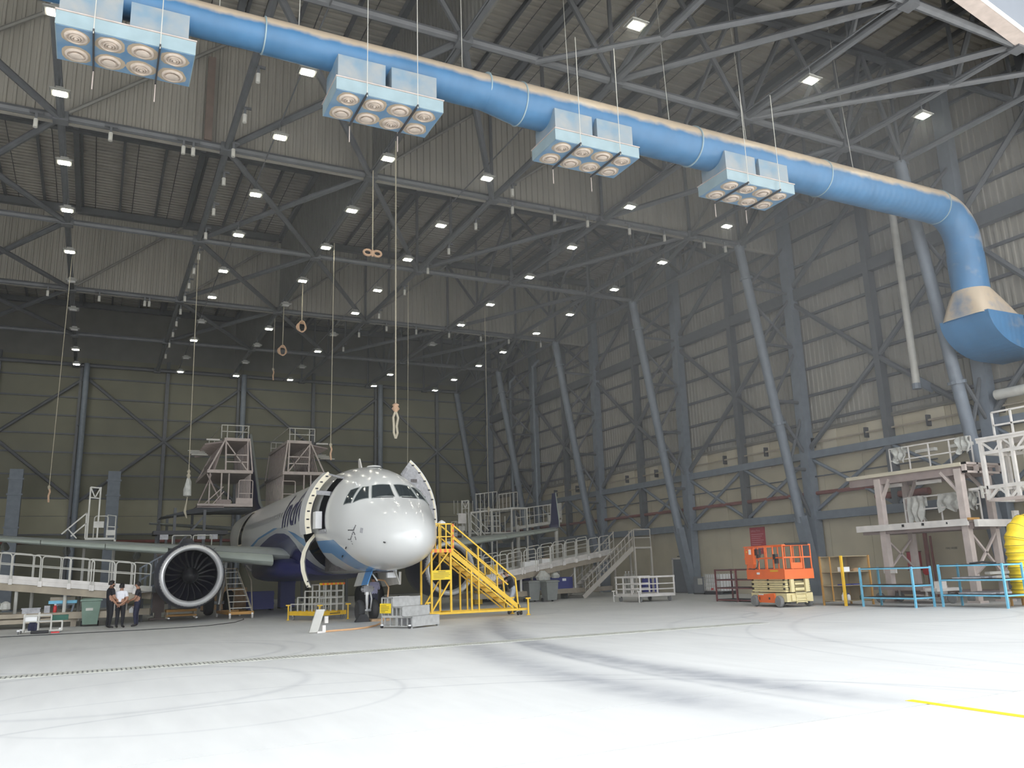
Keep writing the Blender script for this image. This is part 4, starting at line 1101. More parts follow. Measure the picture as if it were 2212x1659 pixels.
for w in (-.35, -.85):
    P_('rail_post', G().box(-.04, w - .02, 1.4, 0, w + .02, 2.30), 'orange'); P_('rail_post', G().box(2.4, w - .02, 1.4, 2.44, w + .02, 2.30), 'orange')
for z in (1.84, 2.30):
    P_('guard_rail', G().bar((-.02, .02, z), (2.55, .02, z), .05), 'orange'); P_('guard_rail', G().bar((-.02, -1.22, z), (2.55, -1.22, z), .05), 'orange')
    P_('guard_rail', G().bar((2.42, -1.22, z), (2.42, .02, z), .05), 'orange')
    P_('guard_rail', G().bar((-.02, -1.22, z), (-.02, .02, z), .05), 'orange')
P_('rail_pad', G().tube((-.03, -1.1, 2.33), (-.03, -.1, 2.33), .045, 8), 'black')
P_('gate', G().box(-.05, -.78, 1.45, -.01, -.74, 1.85).box(-.05, -.30, 1.45, -.01, -.26, 1.85).box(-.06, -.78, 1.42, -.02, -.26, 1.64), 'orange')
ctl = P_('control_panel', G().box(1.75, .03, 1.62, 2.32, .16, 2.24).prism([(1.75, .03, 1.62), (1.75, .16, 1.62), (1.9, .1, 1.45), (1.9, .03, 1.45)], (.4, 0, 0)), 'orange')
P_('notice', G().box(1.86, .16, 2.0, 2.02, .168, 2.2), 'paper', ctl)
P_('notice', G().box(2.12, .16, 2.08, 2.2, .168, 2.14), 'yellow', ctl)
P_('control_box', G().bx((1.66, -.02, 2.08), (.16, .2, .24)).bx((1.58, .02, 1.92), (.12, .12, .14)), 'black')
P_('socket_box', G().bx((.52, -.02, 1.88), (.16, .14, .2)).bx((.48, -.02, 1.70), (.12, .12, .16)), 'black')
P_('cable', G().path([(2.25, .08, 1.6), (2.1, .1, 1.45), (1.8, .1, 1.42), (1.62, .08, 1.5), (1.55, .05, 1.75)], .018, 5), 'black')
# ---- yellow access stairs beside the nose
ys = thing('access_stairs', 'yellow steel access stairs with platform, beside the aircraft nose', 'stairs', (12.5, 29.75, 0))
Y0, Y1 = 29.2, 30.3
yp = lambda n, g, m='yellow': obj(n, g, m, ys)
for y in (Y0, Y1):
    for x in (11.19, 11.95): yp('post', G().bar((x, y, .22), (x, y, 2.5), .07))
    yp('base_rail', G().bar((11.0, y, .22), (15.05, y, .22), .09, .08))
    yp('diagonal', G().bar((11.2, y, .3), (11.9, y, 1.35), .05)); yp('diagonal', G().bar((11.2, y, 1.62), (11.9, y, 2.45), .05))
    yp('stringer', G().bar((11.98, y, 2.42), (14.75, y, .28), .05, .16, up=(0, 0, 1)))
    yp('stringer', G().bar((11.98, y, 2.22), (14.5, y, .27), .04, .05))
    for x, z in ((12.75, 1.9), (13.05, 1.6), (13.9, 1.0)): pass
    yp('post', G().bar((12.78, y, .25), (12.78, y, 1.85), .06)); yp('post', G().bar((13.08, y + .01, .25), (13.08, y + .01, 2.6), .05))
    yp('baluster', G().bar((13.85, y, .95), (13.85, y, 1.98), .045))
    yp('hand_rail', G().bar((12.0, y, 3.45), (14.62, y, 1.38), .05)); yp('hand_rail', G().bar((12.0, y, 2.98), (14.3, y, 1.15), .045))
    yp('newel', G().bar((14.62, y, 1.38), (14.72, y, .25), .05))
    for x in (11.2, 11.5, 11.78, 12.0): yp('baluster', G().bar((x, y, 2.5), (x, y, 3.45), .045))
    yp('guard_rail', G().bar((11.18, y, 3.45), (12.02, y, 3.45), .05)); yp('guard_rail', G().bar((11.18, y, 2.98), (12.02, y, 2.98), .04))
for x in (11.0, 15.05, 12.0): yp('base_rail', G().bar((x, Y0, .22), (x, Y1, .22), .09, .08))
yp('platform', G().box(10.9, Y0 - .05, 2.44, 12.02, Y1 + .05, 2.52))
tfy = T(10.9, Y0 - .07, 0)
hazard('hazard_strip', tfy, 0, 1.14, -.02, .0, 2.40, 2.53, 12, ys)
g = G()
tfz = T(12.03, Y0 - .04, 0); hz = G()
for k in range(9):
    hz.cm = k % 2; hz.box(0, 0, 2.55 + k * .1, .05, .05, 2.65 + k * .1)
obj('hazard_strip', tfz.g(hz), ['orange', 'yellow'], ys)
for k in range(10):
    t = (k + .5) / 10
    yp('tread', G().box(12.05 + 2.62 * t - .12, Y0 + .03, 2.40 - 2.05 * t, 12.05 + 2.62 * t + .12, Y1 - .03, 2.43 - 2.05 * t))
yp('bumper', G().box(10.62, Y0 + .2, 2.62, 11.1, Y0 + .34, 2.78).box(10.72, Y0 + .22, 2.78, 10.85, Y0 + .32, 3.05), 'plastic_white')
yp('safety_cone', G().lathe([(.16, 0), (.14, .05), (.03, .12)], (11.65, Y0 + .1, 3.47), (0, 0, 1), 10), 'plastic_white')
o = yp('notice_plate', G().box(11.17, Y0 - .06, 1.42, 11.97, Y0 - .035, 1.76), 'yellow_pure')
for i, (w, h) in enumerate(((.30, .028), (.62, .022), (.66, .022), (.60, .022), (.45, .02))):
    yp('notice_line', G().box(11.24 + (.18 if i == 0 else 0), Y0 - .064, 1.70 - i * .055, 11.24 + (.18 if i == 0 else 0) + w, Y0 - .06, 1.70 - i * .055 + h * .6), 'text_dark')
for x, y in ((11.0, Y0 - .12), (15.08, Y0 - .12), (10.95, Y1 + .1), (15.05, Y1 + .1)):
    yp('jack', G().tube((x, y, 0.02), (x, y, .62), .035, 8).lathe([(.09, 0), (.07, .03), (.03, .06)], (x, y, 0), (0, 0, 1), 12).bar((x - .1, y, .62), (x + .1, y, .62), .05))
for x, y in ((11.0, Y0 + .1), (11.05, Y1 - .1), (14.75, Y0 + .1), (14.95, Y0 + .25), (14.8, Y1 - .1)): caster(ys, (x, y), .085, .05, 'rubber')
# ---- yellow and grey stock stand left of the nose gear
tf = T(8.02, 32.95, PI / 2 + .40)
ss = thing('stock_stand', 'stepped grey tube stand on a yellow wheeled base, left of the nose wheel', 'work stand', tuple(tf(.9, -.6, 0)))
sp_ = lambda n, g, m='rail_grey': obj(n, tf.g(g), m, ss)
for a, b in (((0, 0), (1.95, 0)), ((0, -1.2), (1.95, -1.2)), ((0, 0), (0, -1.25)), ((1.95, 0), (1.95, -1.2)), ((1, 0), (1, -1.2))):
    sp_('base_beam', G().bar((a[0], a[1], .27), (b[0], b[1], .27), .08, .16), 'yellow')
for w in (0, -.55, -1.15):
    for u, h in ((0.05, 1.38), (.5, 1.38), (.98, 1.10), (1.45, .88), (1.9, .62)):
        sp_('upright', G().bar((u, w, .3), (u, w, h), .045))
    for z, u1 in ((.62, 1.9), (.88, 1.45), (1.12, .98), (1.36, .5)):
        sp_('rail', G().bar((0.05, w, z), (u1, w, z), .04))
for z in (.60, .85, 1.10): sp_('rail', G().bar((.05, 0, z), (.05, -1.15, z), .045))
for w in (-.3, -.85): sp_('upright', G().bar((.05, w, .3), (.05, w, 1.38), .04))
hz = G()
for k in range(12):
    hz.cm = k % 2; hz.box(0, -1.2 + k * .1, 1.34, .06, -1.1 + k * .1, 1.42)
obj('hazard_strip', tf.g(hz), ['orange', 'yellow'], ss)
for u, w in ((.08, -.08), (.08, -1.15), (1.85, -.08), (1.85, -1.1)):
    p = tf(u, w, 0); caster(ss, (p.x, p.y), .10, .05, 'grey_tyre', .4)
for u, w in ((-.08, -1.3), (-.06, .05), (2.0, .05)):
    p = tf(u, w, 0); obj('jack', G().tube(p + V(0, 0, .02), p + V(0, 0, .58), .03, 8).bar(p + V(-.1, 0, .58), p + V(.1, 0, .58), .05).lathe([(.07, 0), (.03, .05)], p, (0, 0, 1), 10), 'yellow', ss)
sp_('marking', G().box(-.045, -.95, .24, -.04, -.45, .27).box(-.045, -.95, .30, -.04, -.8, .32), 'text_dark')
# ---- aluminium three step block with yellow notice
tf = T(8.42, 26.49, math.atan2(-1.13, .65))
al = thing('aluminium_steps', 'small three step aluminium block with a yellow notice, right of the nose wheel', 'steps', tuple(tf(.65, .7, 0)))
ap_ = lambda n, g, m='alu': obj(n, tf.g(g), m, al)
W_ = 1.35
for k, (u1, z0, z1) in enumerate(((1.30, .05, .36), (.90, .36, .66), (.50, .66, .95))):
    ap_('riser', G().box(u1 - .03, 0, z0, u1, W_, z1)); ap_('tread', G().box(0.02 if k == 2 else u1 - .42, 0, z1 - .03, u1 + .01, W_, z1))
    for w in (0, W_ - .04):
        ap_('side_rail', G().box(0, w, z1 - .04, u1, w + .04, z1)); ap_('side_rail', G().box(0, w, z0, u1, w + .04, z0 + .03))
        for u in (0, u1 * .5, u1 - .05): ap_('upright', G().box(u, w, z0, u + .04, w + .04, z1))
    for j in range(5): ap_('slat', G().box(.08 + j * u1 / 5.5, .06, z0 + .02, .12 + j * u1 / 5.5, .1, z1 - .04))
ap_('inner_panel', G().box(.05, W_ * .5, .06, 1.2, W_ * .5 + .02, .34), 'interior_grey')
ap_('notice_plate', G().box(-.02, -.04, .46, .44, -.02, .76), 'yellow_pure')
for i, w in enumerate((.22, .34, .34, .30, .18)): ap_('notice_line', G().box(.03, -.046, .70 - i * .05, .03 + w, -.04, .712 - i * .05), 'text_dark')
ap_('cushion', G().path([(.0, .1, .93), (-.08, .3, .86), (-.06, .6, .8), (-.02, .9, .92)], .07, 6), 'rubber')
ap_('paper_sheet', G().box(.1, .2, .952, .42, .9, .96), 'paper')
for u, w in ((.05, -.02), (1.2, -.02), (.05, W_), (1.2, W_)):
    p = tf(u, w, 0); caster(al, (p.x, p.y), .05, .03, 'rubber', .6)
ap_('foot', G().box(-.02, -.02, 0, .03, .03, .06).box(1.22, .0, 0, 1.28, .05, .06).box(1.22, W_ - .05, 0, 1.28, W_, .06), 'alu')
# ---- pale tilted box on the floor and its air hose
wl_ = thing('work_light', 'slim pale grey box leaning on the floor left of the hose', 'work light', (6.2, 26.1, 0))
g = G().box(-.19, -.05, 0, .10, .05, .70)
for i in range(len(g.v)):
    x, y, z = g.v[i]; g.v[i] = (6.2 + x * .8 + z * .30, 26.1 + y - x * .4, z * .95 + .02)
obj('housing', g, 'rail_grey', wl_)
g = G()
for z in (.12, .38): g.bx((6.42 + z * .28, 26.0, z), (.10, .14, .2))
obj('socket', g, 'rail_white', wl_)
obj('foot', G().box(6.26, 25.95, 0, 6.5, 26.1, .05), 'rail_white', wl_)
hs = [(6.5, 26.05, .03), (6.9, 26.25, .03), (7.4, 26.35, .03), (8.0, 26.75, .03), (8.6, 27.6, .03), (9.1, 28.6, .05), (9.5, 29.5, .2), (9.8, 30.1, .7), (9.95, 30.4, 1.2), (9.85, 30.6, 1.45), (9.6, 30.7, 1.5)]
single('air_hose', G().path(hs, .028, 7), 'hose_tan', 'tan air hose running from the pale box up to the nose wheel bay', 'hose', (8, 27, 0), smooth=True)
single('wheel_chock', G().prism([(8.75, 30.55, 0), (9.30, 30.55, 0), (9.22, 30.75, .26), (8.98, 30.75, .26)], (0, .22, 0)), 'rubber', 'black rubber wedge chock in front of the left nose tyre', 'chock', (9.0, 30.7, 0))
single('timber_plank', G().box(9.32, 30.45, 0, 10.1, 30.95, .085), 'wood', 'short brown timber plank before the right nose tyre', 'plank', (9.7, 30.7, 0))
# ---- step ladder left of the stand
lad = thing('step_ladder', 'rusty orange wheeled step ladder with many treads, between left engine and belly', 'ladder', (5.95, 39.5, 0))
lp = lambda n, g, m='tan_beam': obj(n, g, m, lad)
lp('base', G().bar((5.48, 38.5, .24), (6.45, 38.5, .24), .08, .12).bar((5.48, 38.5, .24), (5.30, 41.2, .24), .08, .12).bar((6.45, 38.5, .24), (6.3, 41.2, .24), .08, .12).bar((5.3, 41.2, .24), (6.3, 41.2, .24), .08, .12), 'orange_rust')
for x0, x1 in ((5.5, 5.42), (6.42, 5.98)):
    lp('stile', G().bar((x0, 38.5, .28), (x1, 40.4, 2.15), .05)); lp('stile', G().bar((x0, 38.56, .28), (x1 + .04, 40.3, 1.9), .05), 'rail_grey')
for k in range(7):
    t = (k + .6) / 7.2; xa = 5.5 - .08 * t; xb = 6.42 - .44 * t
    lp('tread', G().box(xa, 38.5 + 1.9 * t - .08, .28 + 1.85 * t, xb, 38.5 + 1.9 * t + .1, .31 + 1.85 * t), 'rail_grey')
for x in (5.42, 5.98): lp('rear_post', G().bar((x, 41.1, .3), (x, 40.5, 2.15), .05))
lp('top_rail', G().bar((5.42, 40.45, 2.15), (5.98, 40.45, 2.15), .05))
lp('side_brace', G().path([(6.45, 38.7, .3), (6.6, 40.2, 1.6), (6.45, 41.0, 2.2)], .03, 5)); lp('handle', G().bar((6.5, 41, 2.3), (6.68, 40.8, 2.05), .07, .05), 'rail_white')
for x, y in ((5.47, 38.4), (6.41, 38.45), (5.3, 41.2), (6.3, 41.2)): caster(lad, (x, y), .10, .06, 'rail_white')
# ---- wheeled bins
def wheelie(x, y, col, label, s=1.0, grp='wheelie bins', rz=0.0):
    t = thing('wheelie_bin', label, 'bin', (x, y, 0), grp)
    def q(z, w, d): return [(x - w, y - d, z), (x + w, y - d, z), (x + w, y + d, z), (x - w, y + d, z)]
    obj('body', G().rings([q(.08 * s, .27 * s, .28 * s), q(.6 * s, .32 * s, .34 * s), q(.98 * s, .35 * s, .37 * s), q(1.0 * s, .38 * s, .40 * s)]), col, t)
    obj('lid', G().rings([q(1.0 * s, .41 * s, .43 * s), q(1.05 * s, .40 * s, .42 * s), q(1.10 * s, .30 * s, .32 * s)]), col, t)
    obj('handle', G().tube((x - .25 * s, y + .45 * s, .98 * s), (x + .25 * s, y + .45 * s, .98 * s), .02 * s, 6), col, t)
    for s2 in (-1, 1): obj('wheel', G().lathe([(.0, -.03), (.1 * s, -.03), (.1 * s, .03), (0, .03)], (x + s2 * .30 * s, y + .26 * s, .1 * s), (1, 0, 0), 12), 'rubber', t)
    return t
wb1 = wheelie(.10, 38.75, 'bin_green', 'grey-green wheelie bin behind the left group of people', 1.0)
obj('label_patch', G().box(-.08, 38.395, .62, .18, 38.41, .72), 'rail_grey', wb1)
wheelie(21.35, 40.7, 'bin_grey', 'grey wheelie bin, left of the two beside the stairs man', 1.02)
wheelie(22.05, 40.0, 'bin_grey', 'grey wheelie bin, right of the two beside the stairs man', 1.02)
single('rubbish_bag', G().lathe([(.05, 1.08), (.35, 1.12), (.42, 1.3), (.25, 1.5), (.12, 1.62)], (21.9, 40.4, 0), (0, 0, 1), 9).lathe([(.02, 1.2), (.2, 1.22), (.24, 1.36), (.1, 1.5)], (22.62, 40.3, 0), (0, 0, 1), 9), 'cloth_grey', 'grey plastic rubbish bag bulging over the two grey bins', 'bag', (22, 40.2, 1.1))
# ---- small grey trolley at far left
tr = thing('parts_trolley', 'low grey tube trolley with white and green boxes, far left floor', 'trolley', (-1.4, 35.2, 0))
tp = lambda n, g, m='rail_grey': obj(n, g, m, tr)
for y in (34.95, 35.5):
    tp('frame', G().bar((-2.0, y, .62), (-1.15, y, .62), .04).bar((-2.0, y, .42), (-.8, y, .40), .04).bar((-1.95, y, .08), (-.8, y, .08), .04))
    for x, h in ((-2.0, .68), (-1.55, .72), (-1.15, .62), (-.8, .40)): tp('upright', G().bar((x, y, .06), (x, y, h), .045))
for x, z in ((-2.0, .42), (-1.15, .62), (-.8, .40), (-2.0, .08)): tp('rail', G().bar((x, 34.95, z), (x, 35.5, z), .04))
for x, y in ((-2.15, 35.0), (-.85, 35.0), (-2.1, 35.5), (-.85, 35.5)): caster(tr, (x, y), .06, .04, 'grey_tyre')
single('white_box', G().box(-1.98, 34.98, .43, -1.60, 35.3, .62), 'plastic_white', 'white box on the small grey trolley', 'box', (-1.8, 35.1, .43))
single('green_box', G().box(-1.13, 34.98, .425, -.62, 35.45, .60), 'green_dark', 'dark green flat box on the small grey trolley', 'box', (-.9, 35.2, .42))
single('backpack', G().rings([[(-1.85, 34.98, .105), (-1.6, 34.98, .105), (-1.6, 35.2, .105), (-1.85, 35.2, .105)], [(-1.87, 34.96, .25), (-1.58, 34.96, .25), (-1.58, 35.2, .25), (-1.87, 35.2, .25)], [(-1.82, 35, .40), (-1.63, 35, .40), (-1.63, 35.15, .40), (-1.82, 35.15, .40)]]).box(-1.66, 34.93, .12, -1.56, 34.96, .36), 'trouser_navy', 'dark backpack with a white strip, under the white box on the trolley', 'backpack', (-1.7, 35.1, .1))
single('tool_roll', G().tube((-1.75, 34.75, .06), (-1.2, 34.7, .06), .055, 8), 'rubber', 'black tool roll lying before the small trolley', 'tool bag', (-1.5, 34.7, 0))
single('red_case', G().box(-1.12, 34.62, 0, -.86, 34.75, .05), 'red', 'small flat red case on the floor before the small trolley', 'case', (-1, 34.7, 0))
# long black cable along the floor
single('floor_cable', G().path([(-6, 33.9, .012), (-2.58, 33.64, .012), (-.65, 33.46, .012), (1.67, 33.3, .012), (3.0, 33.45, .012), (4.07, 33.85, .012), (5.2, 35.2, .012), (5.9, 37.4, .012), (6.0, 38.2, .012)], .014, 5), 'rubber', 'thin black cable lying across the floor at left', 'cable', (0, 33.5, 0))
# ---- grey rail cart
ct = thing('rail_cart', 'low grey platform cart with tube rails on three sides, before the grey door', 'cart', (24.4, 34.7, 0))
cp = lambda n, g, m='rail_white': obj(n, g, m, ct)
CX0, CX1, CY0, CY1 = 23.5, 25.6, 33.75, 35.8
cp('deck', G().box(CX0, CY0, .26, CX1, CY1, .40))
for y in (CY0, CY1):
    for z in (1.18, .85, .60): cp('rail', G().bar((CX0, y, z), (CX1, y, z), .05 if z < 1 else .08))
    for x in (CX0 + .05, (CX0 + CX1) / 2, CX1 - .05): cp('upright', G().bar((x, y, .35), (x, y, 1.18), .06))
for z in (1.18, .85, .60): cp('rail', G().bar((CX0, CY0, z), (CX0, CY1, z), .05 if z < 1 else .08))
for y in (CY0 + .65, CY1 - .7): cp('upright', G().bar((CX0, y, .35), (CX0, y, 1.18), .06))
cp('inner_frame', G().path([(CX0 + .3, CY0 + .3, .45), (CX0 + .3, CY0 + .3, .82), (CX0 + .3, CY1 - .4, .82), (CX0 + .3, CY1 - .4, .45)], .03, 6))
for x, y in ((CX0 + .15, CY0 + .2), (CX0 + .15, CY1 - .2), (CX1 - .2, CY0 + .2), (CX1 - .2, CY1 - .2)): caster(ct, (x, y), .13, .07, 'grey_tyre')
for x, y in ((CX0 - .1, CY1 + .05), (CX0 - .08, CY0 - .06)): cp('jack', G().tube((x, y, 0), (x, y, .5), .03, 6).bar((x - .1, y, .52), (x + .1, y, .52), .05).bar((x, y, .3), (x + .15, y, .3), .05))
# drums and cylinders by the wall
for k, (x, y, n) in enumerate(((31.9, 45.0, 'left'), (31.95, 44.25, 'right'))):
    t = thing('blue_drum', 'blue plastic drum behind the rail cart, %s of two' % n, 'drum', (x, y, 0), 'blue drums by the wall')
    obj('body', G().lathe([(.24, 0), (.29, .05), (.29, .28), (.305, .30), (.29, .32), (.29, .60), (.305, .62), (.29, .64), (.29, .86), (.25, .92), (0, .92)], (x, y, 0), (0, 0, 1), 20), 'blue_drum', t, True)
    obj('bung', G().lathe([(.04, .92), (.04, .96), (0, .96)], (x - .12, y, 0), (0, 0, 1), 8), 'plastic_white', t)
for k in range(4):
    y = 46.2 + k * .36
    t = thing('gas_cylinder', 'grey gas cylinder behind the rail cart, %s from the blue drums' % ordn(k + 1), 'cylinder', (31.9, y, 0), 'gas cylinders by the wall')
    obj('body', G().lathe([(.12, 0), (.135, .03), (.135, 1.1), (.10, 1.22), (.04, 1.28)], (31.9, y, 0), (0, 0, 1), 14), 'rail_grey', t, True)
    obj('valve', G().tube((31.9, y, 1.26), (31.9, y, 1.4), .03, 6).bar((31.85, y, 1.38), (31.97, y, 1.38), .04), 'strut', t)
# ---- caged liquid tank
ib = thing('liquid_tank', 'white caged liquid tank on a black pallet against the wall', 'tank', (32.3, 38.4, 0))
obj('pallet', G().box(31.75, 37.7, .0, 32.85, 39.1, .06).box(31.75, 37.7, .12, 32.85, 39.1, .18).box(31.75, 37.7, .06, 31.9, 39.1, .12).box(32.7, 37.7, .06, 32.85, 39.1, .12), 'black', ib)
obj('bottle', G().box(31.83, 37.75, .19, 32.8, 39.05, 1.12), 'plastic_white', ib)
g = G()
for k in range(8):
    y = 37.72 + k * 1.36 / 7; g.bar((31.78, y, .18), (31.78, y, 1.16), .03)
for k in range(5):
    z = .25 + k * .22; g.bar((31.77, 37.7, z), (31.77, 39.1, z), .03)
for k in range(6):
    x = 31.78 + k * 1.06 / 5; g.bar((x, 37.7, .18), (x, 37.7, 1.16), .03)
obj('cage', g, 'rail_grey', ib)
obj('valve', G().tube((31.7, 38.4, .3), (31.85, 38.4, .3), .06, 8), 'red', ib)
ot = thing('control_cabinet', 'dark grey cabinet on the floor left of the white caged tank', 'cabinet', (32.3, 39.75, 0))
obj('body', G().box(31.9, 39.3, 0, 32.85, 40.2, .98), 'door_grey', ot); obj('panel', G().box(31.87, 39.4, .55, 31.9, 39.8, .9), 'rail_grey', ot); obj('foot', G().box(31.86, 39.28, 0, 32.87, 40.22, .08), 'black', ot)
# ---- shelving
def rack(name, x0, y0, x1, y1, h, levels, col, label, shelfcol, group=None, t=.06):
    r = thing(name, label, 'rack', ((x0 + x1) / 2, (y0 + y1) / 2, 0), group)
    for x in (x0, x1):
        for y in (y0, y1): obj('leg', G().bx((x, y, h / 2), (t, t, h)), col, r)
    for z in levels:
        obj('shelf', G().box(x0 + .02, y0 + .02, z - .02, x1 - .02, y1 - .02, z + .01), shelfcol, r)
        for a, b in (((x0, y0), (x1, y0)), ((x0, y1), (x1, y1)), ((x0, y0), (x0, y1)), ((x1, y0), (x1, y1))):
            obj('rail', G().bar((a[0], a[1], z - .03), (b[0], b[1], z - .03), t * .8), col, r)
    return r
r1 = rack('steel_rack', 25.3, 20.05, 26.25, 22.25, 1.38, (.34, .76, 1.36), 'blue_frame', 'light blue steel rack with dark shelves, left of two before the white platform', 'rubber', 'light blue racks')
r2 = rack('steel_rack', 26.3, 17.45, 27.3, 19.75, 1.42, (.42, .92, 1.40), 'blue_frame', 'light blue steel rack, right of two, flat parts on its shelves', 'rubber', 'light blue racks')
r3 = rack('steel_rack', 25.95, 28.3, 26.9, 31.1, 1.44, (.10, .62, .98, 1.42), 'maroon', 'maroon empty steel rack behind the scissor lift', 'dark')
for x, y in ((25.95, 29.7), (26.9, 29.7)): obj('leg', G().bx((x, y, .72), (.07, .07, 1.44)), 'maroon', r3)
for k, (y, z, w, n) in enumerate(((18.9, .95, .9, 'long pale flat parts on the middle shelf'), (18.6, .45, 1.2, 'pale flat parts on the low shelf'))):
    g = G()
    for j in range(3): g.box(26.4 + j * .26, y - w / 2 - .1 * j, z - .01, 26.62 + j * .26, y + w / 2 - .1 * j, z + .03 + .012 * j)
    single('flat_part', g, 'interior_grey', n + ' of the right blue rack', 'part', (26.7, y, z - .02))
single('rubber_sheet', G().path([(26.5, 18.7, 1.43), (26.6, 18.3, 1.47), (26.7, 17.9, 1.43)], .035, 6), 'rubber', 'black rubber strip on top of the right blue rack', 'sheet', (26.6, 18.3, 1.4))
# ---- brown shelf cabinet with supplies
sc_ = thing('storage_cabinet', 'open brown cabinet with board backs and supplies, right of the scissor lift', 'cabinet', (26.0, 23.6, 0))
for x, y in ((25.3, 24.1), (26.75, 24.1), (26.75, 23.05)): obj('post', G().bx((x, y, .92), (.06, .06, 1.84)), 'orange_rust', sc_)
obj('post', G().bx((25.3, 23.05, .92), (.08, .08, 1.84)), 'yellow', sc_)
obj('back_panel', G().box(25.3, 24.08, .12, 26.75, 24.10, 1.82), 'board', sc_); obj('side_panel', G().box(26.73, 23.05, .12, 26.75, 24.1, 1.82), 'board', sc_)
for z in (.16, .72, 1.22, 1.80): obj('shelf', G().box(25.3, 23.06, z, 26.75, 24.1, z + .025), 'board', sc_)
obj('diagonal', G().bar((25.3, 23.6, .16), (25.3, 23.6, 1.82), .04), 'orange_rust', sc_)
for k, (x, z, h, m) in enumerate(((25.5, .186, .30, 'plastic_white'), (25.75, .186, .26, 'plastic_white'), (26.45, .186, .2, 'green_dark'))):
    t = thing('bottle', ['white bottle, left on the low cabinet shelf', 'white and blue bottle, middle of the low cabinet shelf', 'dark bottle at the right end of the low cabinet shelf'][k], 'bottle', (x, 23.3, z), 'bottles in the brown cabinet')
    obj('body', G().lathe([(.065, 0), (.075, .02), (.075, h * .65), (.03, h * .85)], (x, 23.3, z), (0, 0, 1), 12), m, t, True)
    obj('cap', G().lathe([(.032, h * .85), (.032, h), (0, h)], (x, 23.3, z), (0, 0, 1), 10), 'blue_drum' if k == 1 else m, t)
for k, (x, y) in enumerate(((25.55, 23.25), (26.1, 23.25))): single('blue_tray', G().box(x - .2, y - .12, .746, x + .2, y + .15, .79), 'navy_bright', 'blue plastic tray, %s on the middle cabinet shelf' % ('left', 'right')[k], 'tray', (x, y, .746), 'blue trays')
single('paper_box', G().box(25.45, 23.1, 1.246, 25.75, 23.4, 1.42), 'paper', 'white printed box on the upper cabinet shelf', 'box', (25.6, 23.2, 1.246))
single('cloth_heap', G().lathe([(.22, 0), (.2, .06), (.1, .12), (0, .13)], (26.4, 23.4, 1.246), (0, 0, 1), 10), 'wood', 'brown cloth heap on the upper cabinet shelf', 'cloth', (26.4, 23.4, 1.246))
# ---- yellow flexible duct
yd = thing('flexible_duct', 'yellow ribbed flexible duct standing behind the right blue rack', 'duct', (27.9, 17.8, 0))
pts = [(27.95, 17.9, .45 + k * .12) for k in range(14)] + [(27.98 + .55 * (1 - math.cos(q)), 17.9 - .1 * math.sin(q), 2.13 + .55 * math.sin(q)) for q in [PI / 2 * k / 6 for k in range(7)]] + [(28.9, 17.75, 2.62), (29.4, 17.6, 2.5)]
g = G(); rr = []
dense = []
for a, b in zip(pts, pts[1:]):
    for t in (0, .33, .66): dense.append(lerp(a, b, t))
rl = [.36 + .025 * math.sin(k * 2 * PI / 6) for k in range(len(dense))]
obj('sleeve', G().path(dense, .36, 22, r_list=rl), 'duct_yellow', yd, True)
for k in range(2, len(dense), 6):
    d = Vector(dense[min(k + 1, len(dense) - 1)]) - Vector(dense[k - 1])
    obj('rib', G().lathe([(.372, -.012), (.392, 0), (.372, .012)], dense[k], d, 22), 'rubber', yd, True)
obj('coupling', G().lathe([(.34, .30), (.40, .32), (.40, .46), (.36, .47)], (27.95, 17.9, 0), (0, 0, 1), 22), 'duct_yellow', yd, True)
obj('stand', G().box(27.6, 17.55, .26, 28.3, 18.25, .31).box(27.62, 17.57, 0, 27.68, 17.63, .27).box(28.22, 17.57, 0, 28.28, 17.63, .27).box(27.62, 18.17, 0, 27.68, 18.23, .27).box(28.22, 18.17, 0, 28.28, 18.23, .27), 'orange_rust', yd)
# ---- wall door, signs, wall fittings
d = struct('door_1', at=(WX - .15, 42.9, 0))
obj('leaf', G().box(WX - .20, 42.12, .02, WX - .12, 43.62, 2.05), 'door_grey', d); obj('frame', G().box(WX - .21, 43.62, 0, WX - .10, 43.76, 2.15).box(WX - .21, 42.0, 0, WX - .10, 42.12, 2.15).box(WX - .21, 42.0, 2.05, WX - .10, 43.76, 2.15), 'rail_white', d)
obj('handle', G().box(WX - .25, 42.25, 1.0, WX - .2, 42.4, 1.04), 'strut', d); obj('closer', G().box(WX - .26, 42.3, 2.2, WX - .12, 43.1, 2.26), 'dark', d)
s_ = thing('safety_sign', 'dark red sign board with rows of pale text on the right wall', 'sign', (WX - .12, 35.9, 3))
obj('board', G().box(WX - .14, 35.3, 2.15, WX - .11, 36.48, 3.62), 'sign_red', s_)
wallp = lambda y0, z0: (lambda u, v: V(WX - .146, y0 - u, z0 + v))
obj('lettering', text_g('Safety First', .17, wallp(36.40, 3.38)), 'text_pink', s_)
for i in range(9): obj('text_line', G().box(WX - .144, 35.42 + (i % 3) * .12, 3.22 - i * .11, WX - .14, 36.38, 3.25 - i * .11), 'text_pink', s_)
fb = thing('hose_cabinet', 'dark red fire hose cabinet low on the wall behind the white platform', 'cabinet', (WX - .2, 26.0, 1.5))
obj('box', G().box(WX - .35, 25.7, 1.15, WX - .1, 26.25, 1.95), 'sign_red', fb); obj('notice', G().box(WX - .14, 25.85, 2.1, WX - .1, 26.15, 2.45), 'red_pipe', fb); obj('rim', G().box(WX - .36, 25.66, 1.93, WX - .1, 26.29, 1.97).box(WX - .36, 25.66, 1.13, WX - .1, 26.29, 1.17), 'maroon', fb)
rp = thing('fire_riser', 'dark red vertical fire pipe on the wall behind the white platform', 'pipe', (WX - .4, 24.95, 0))
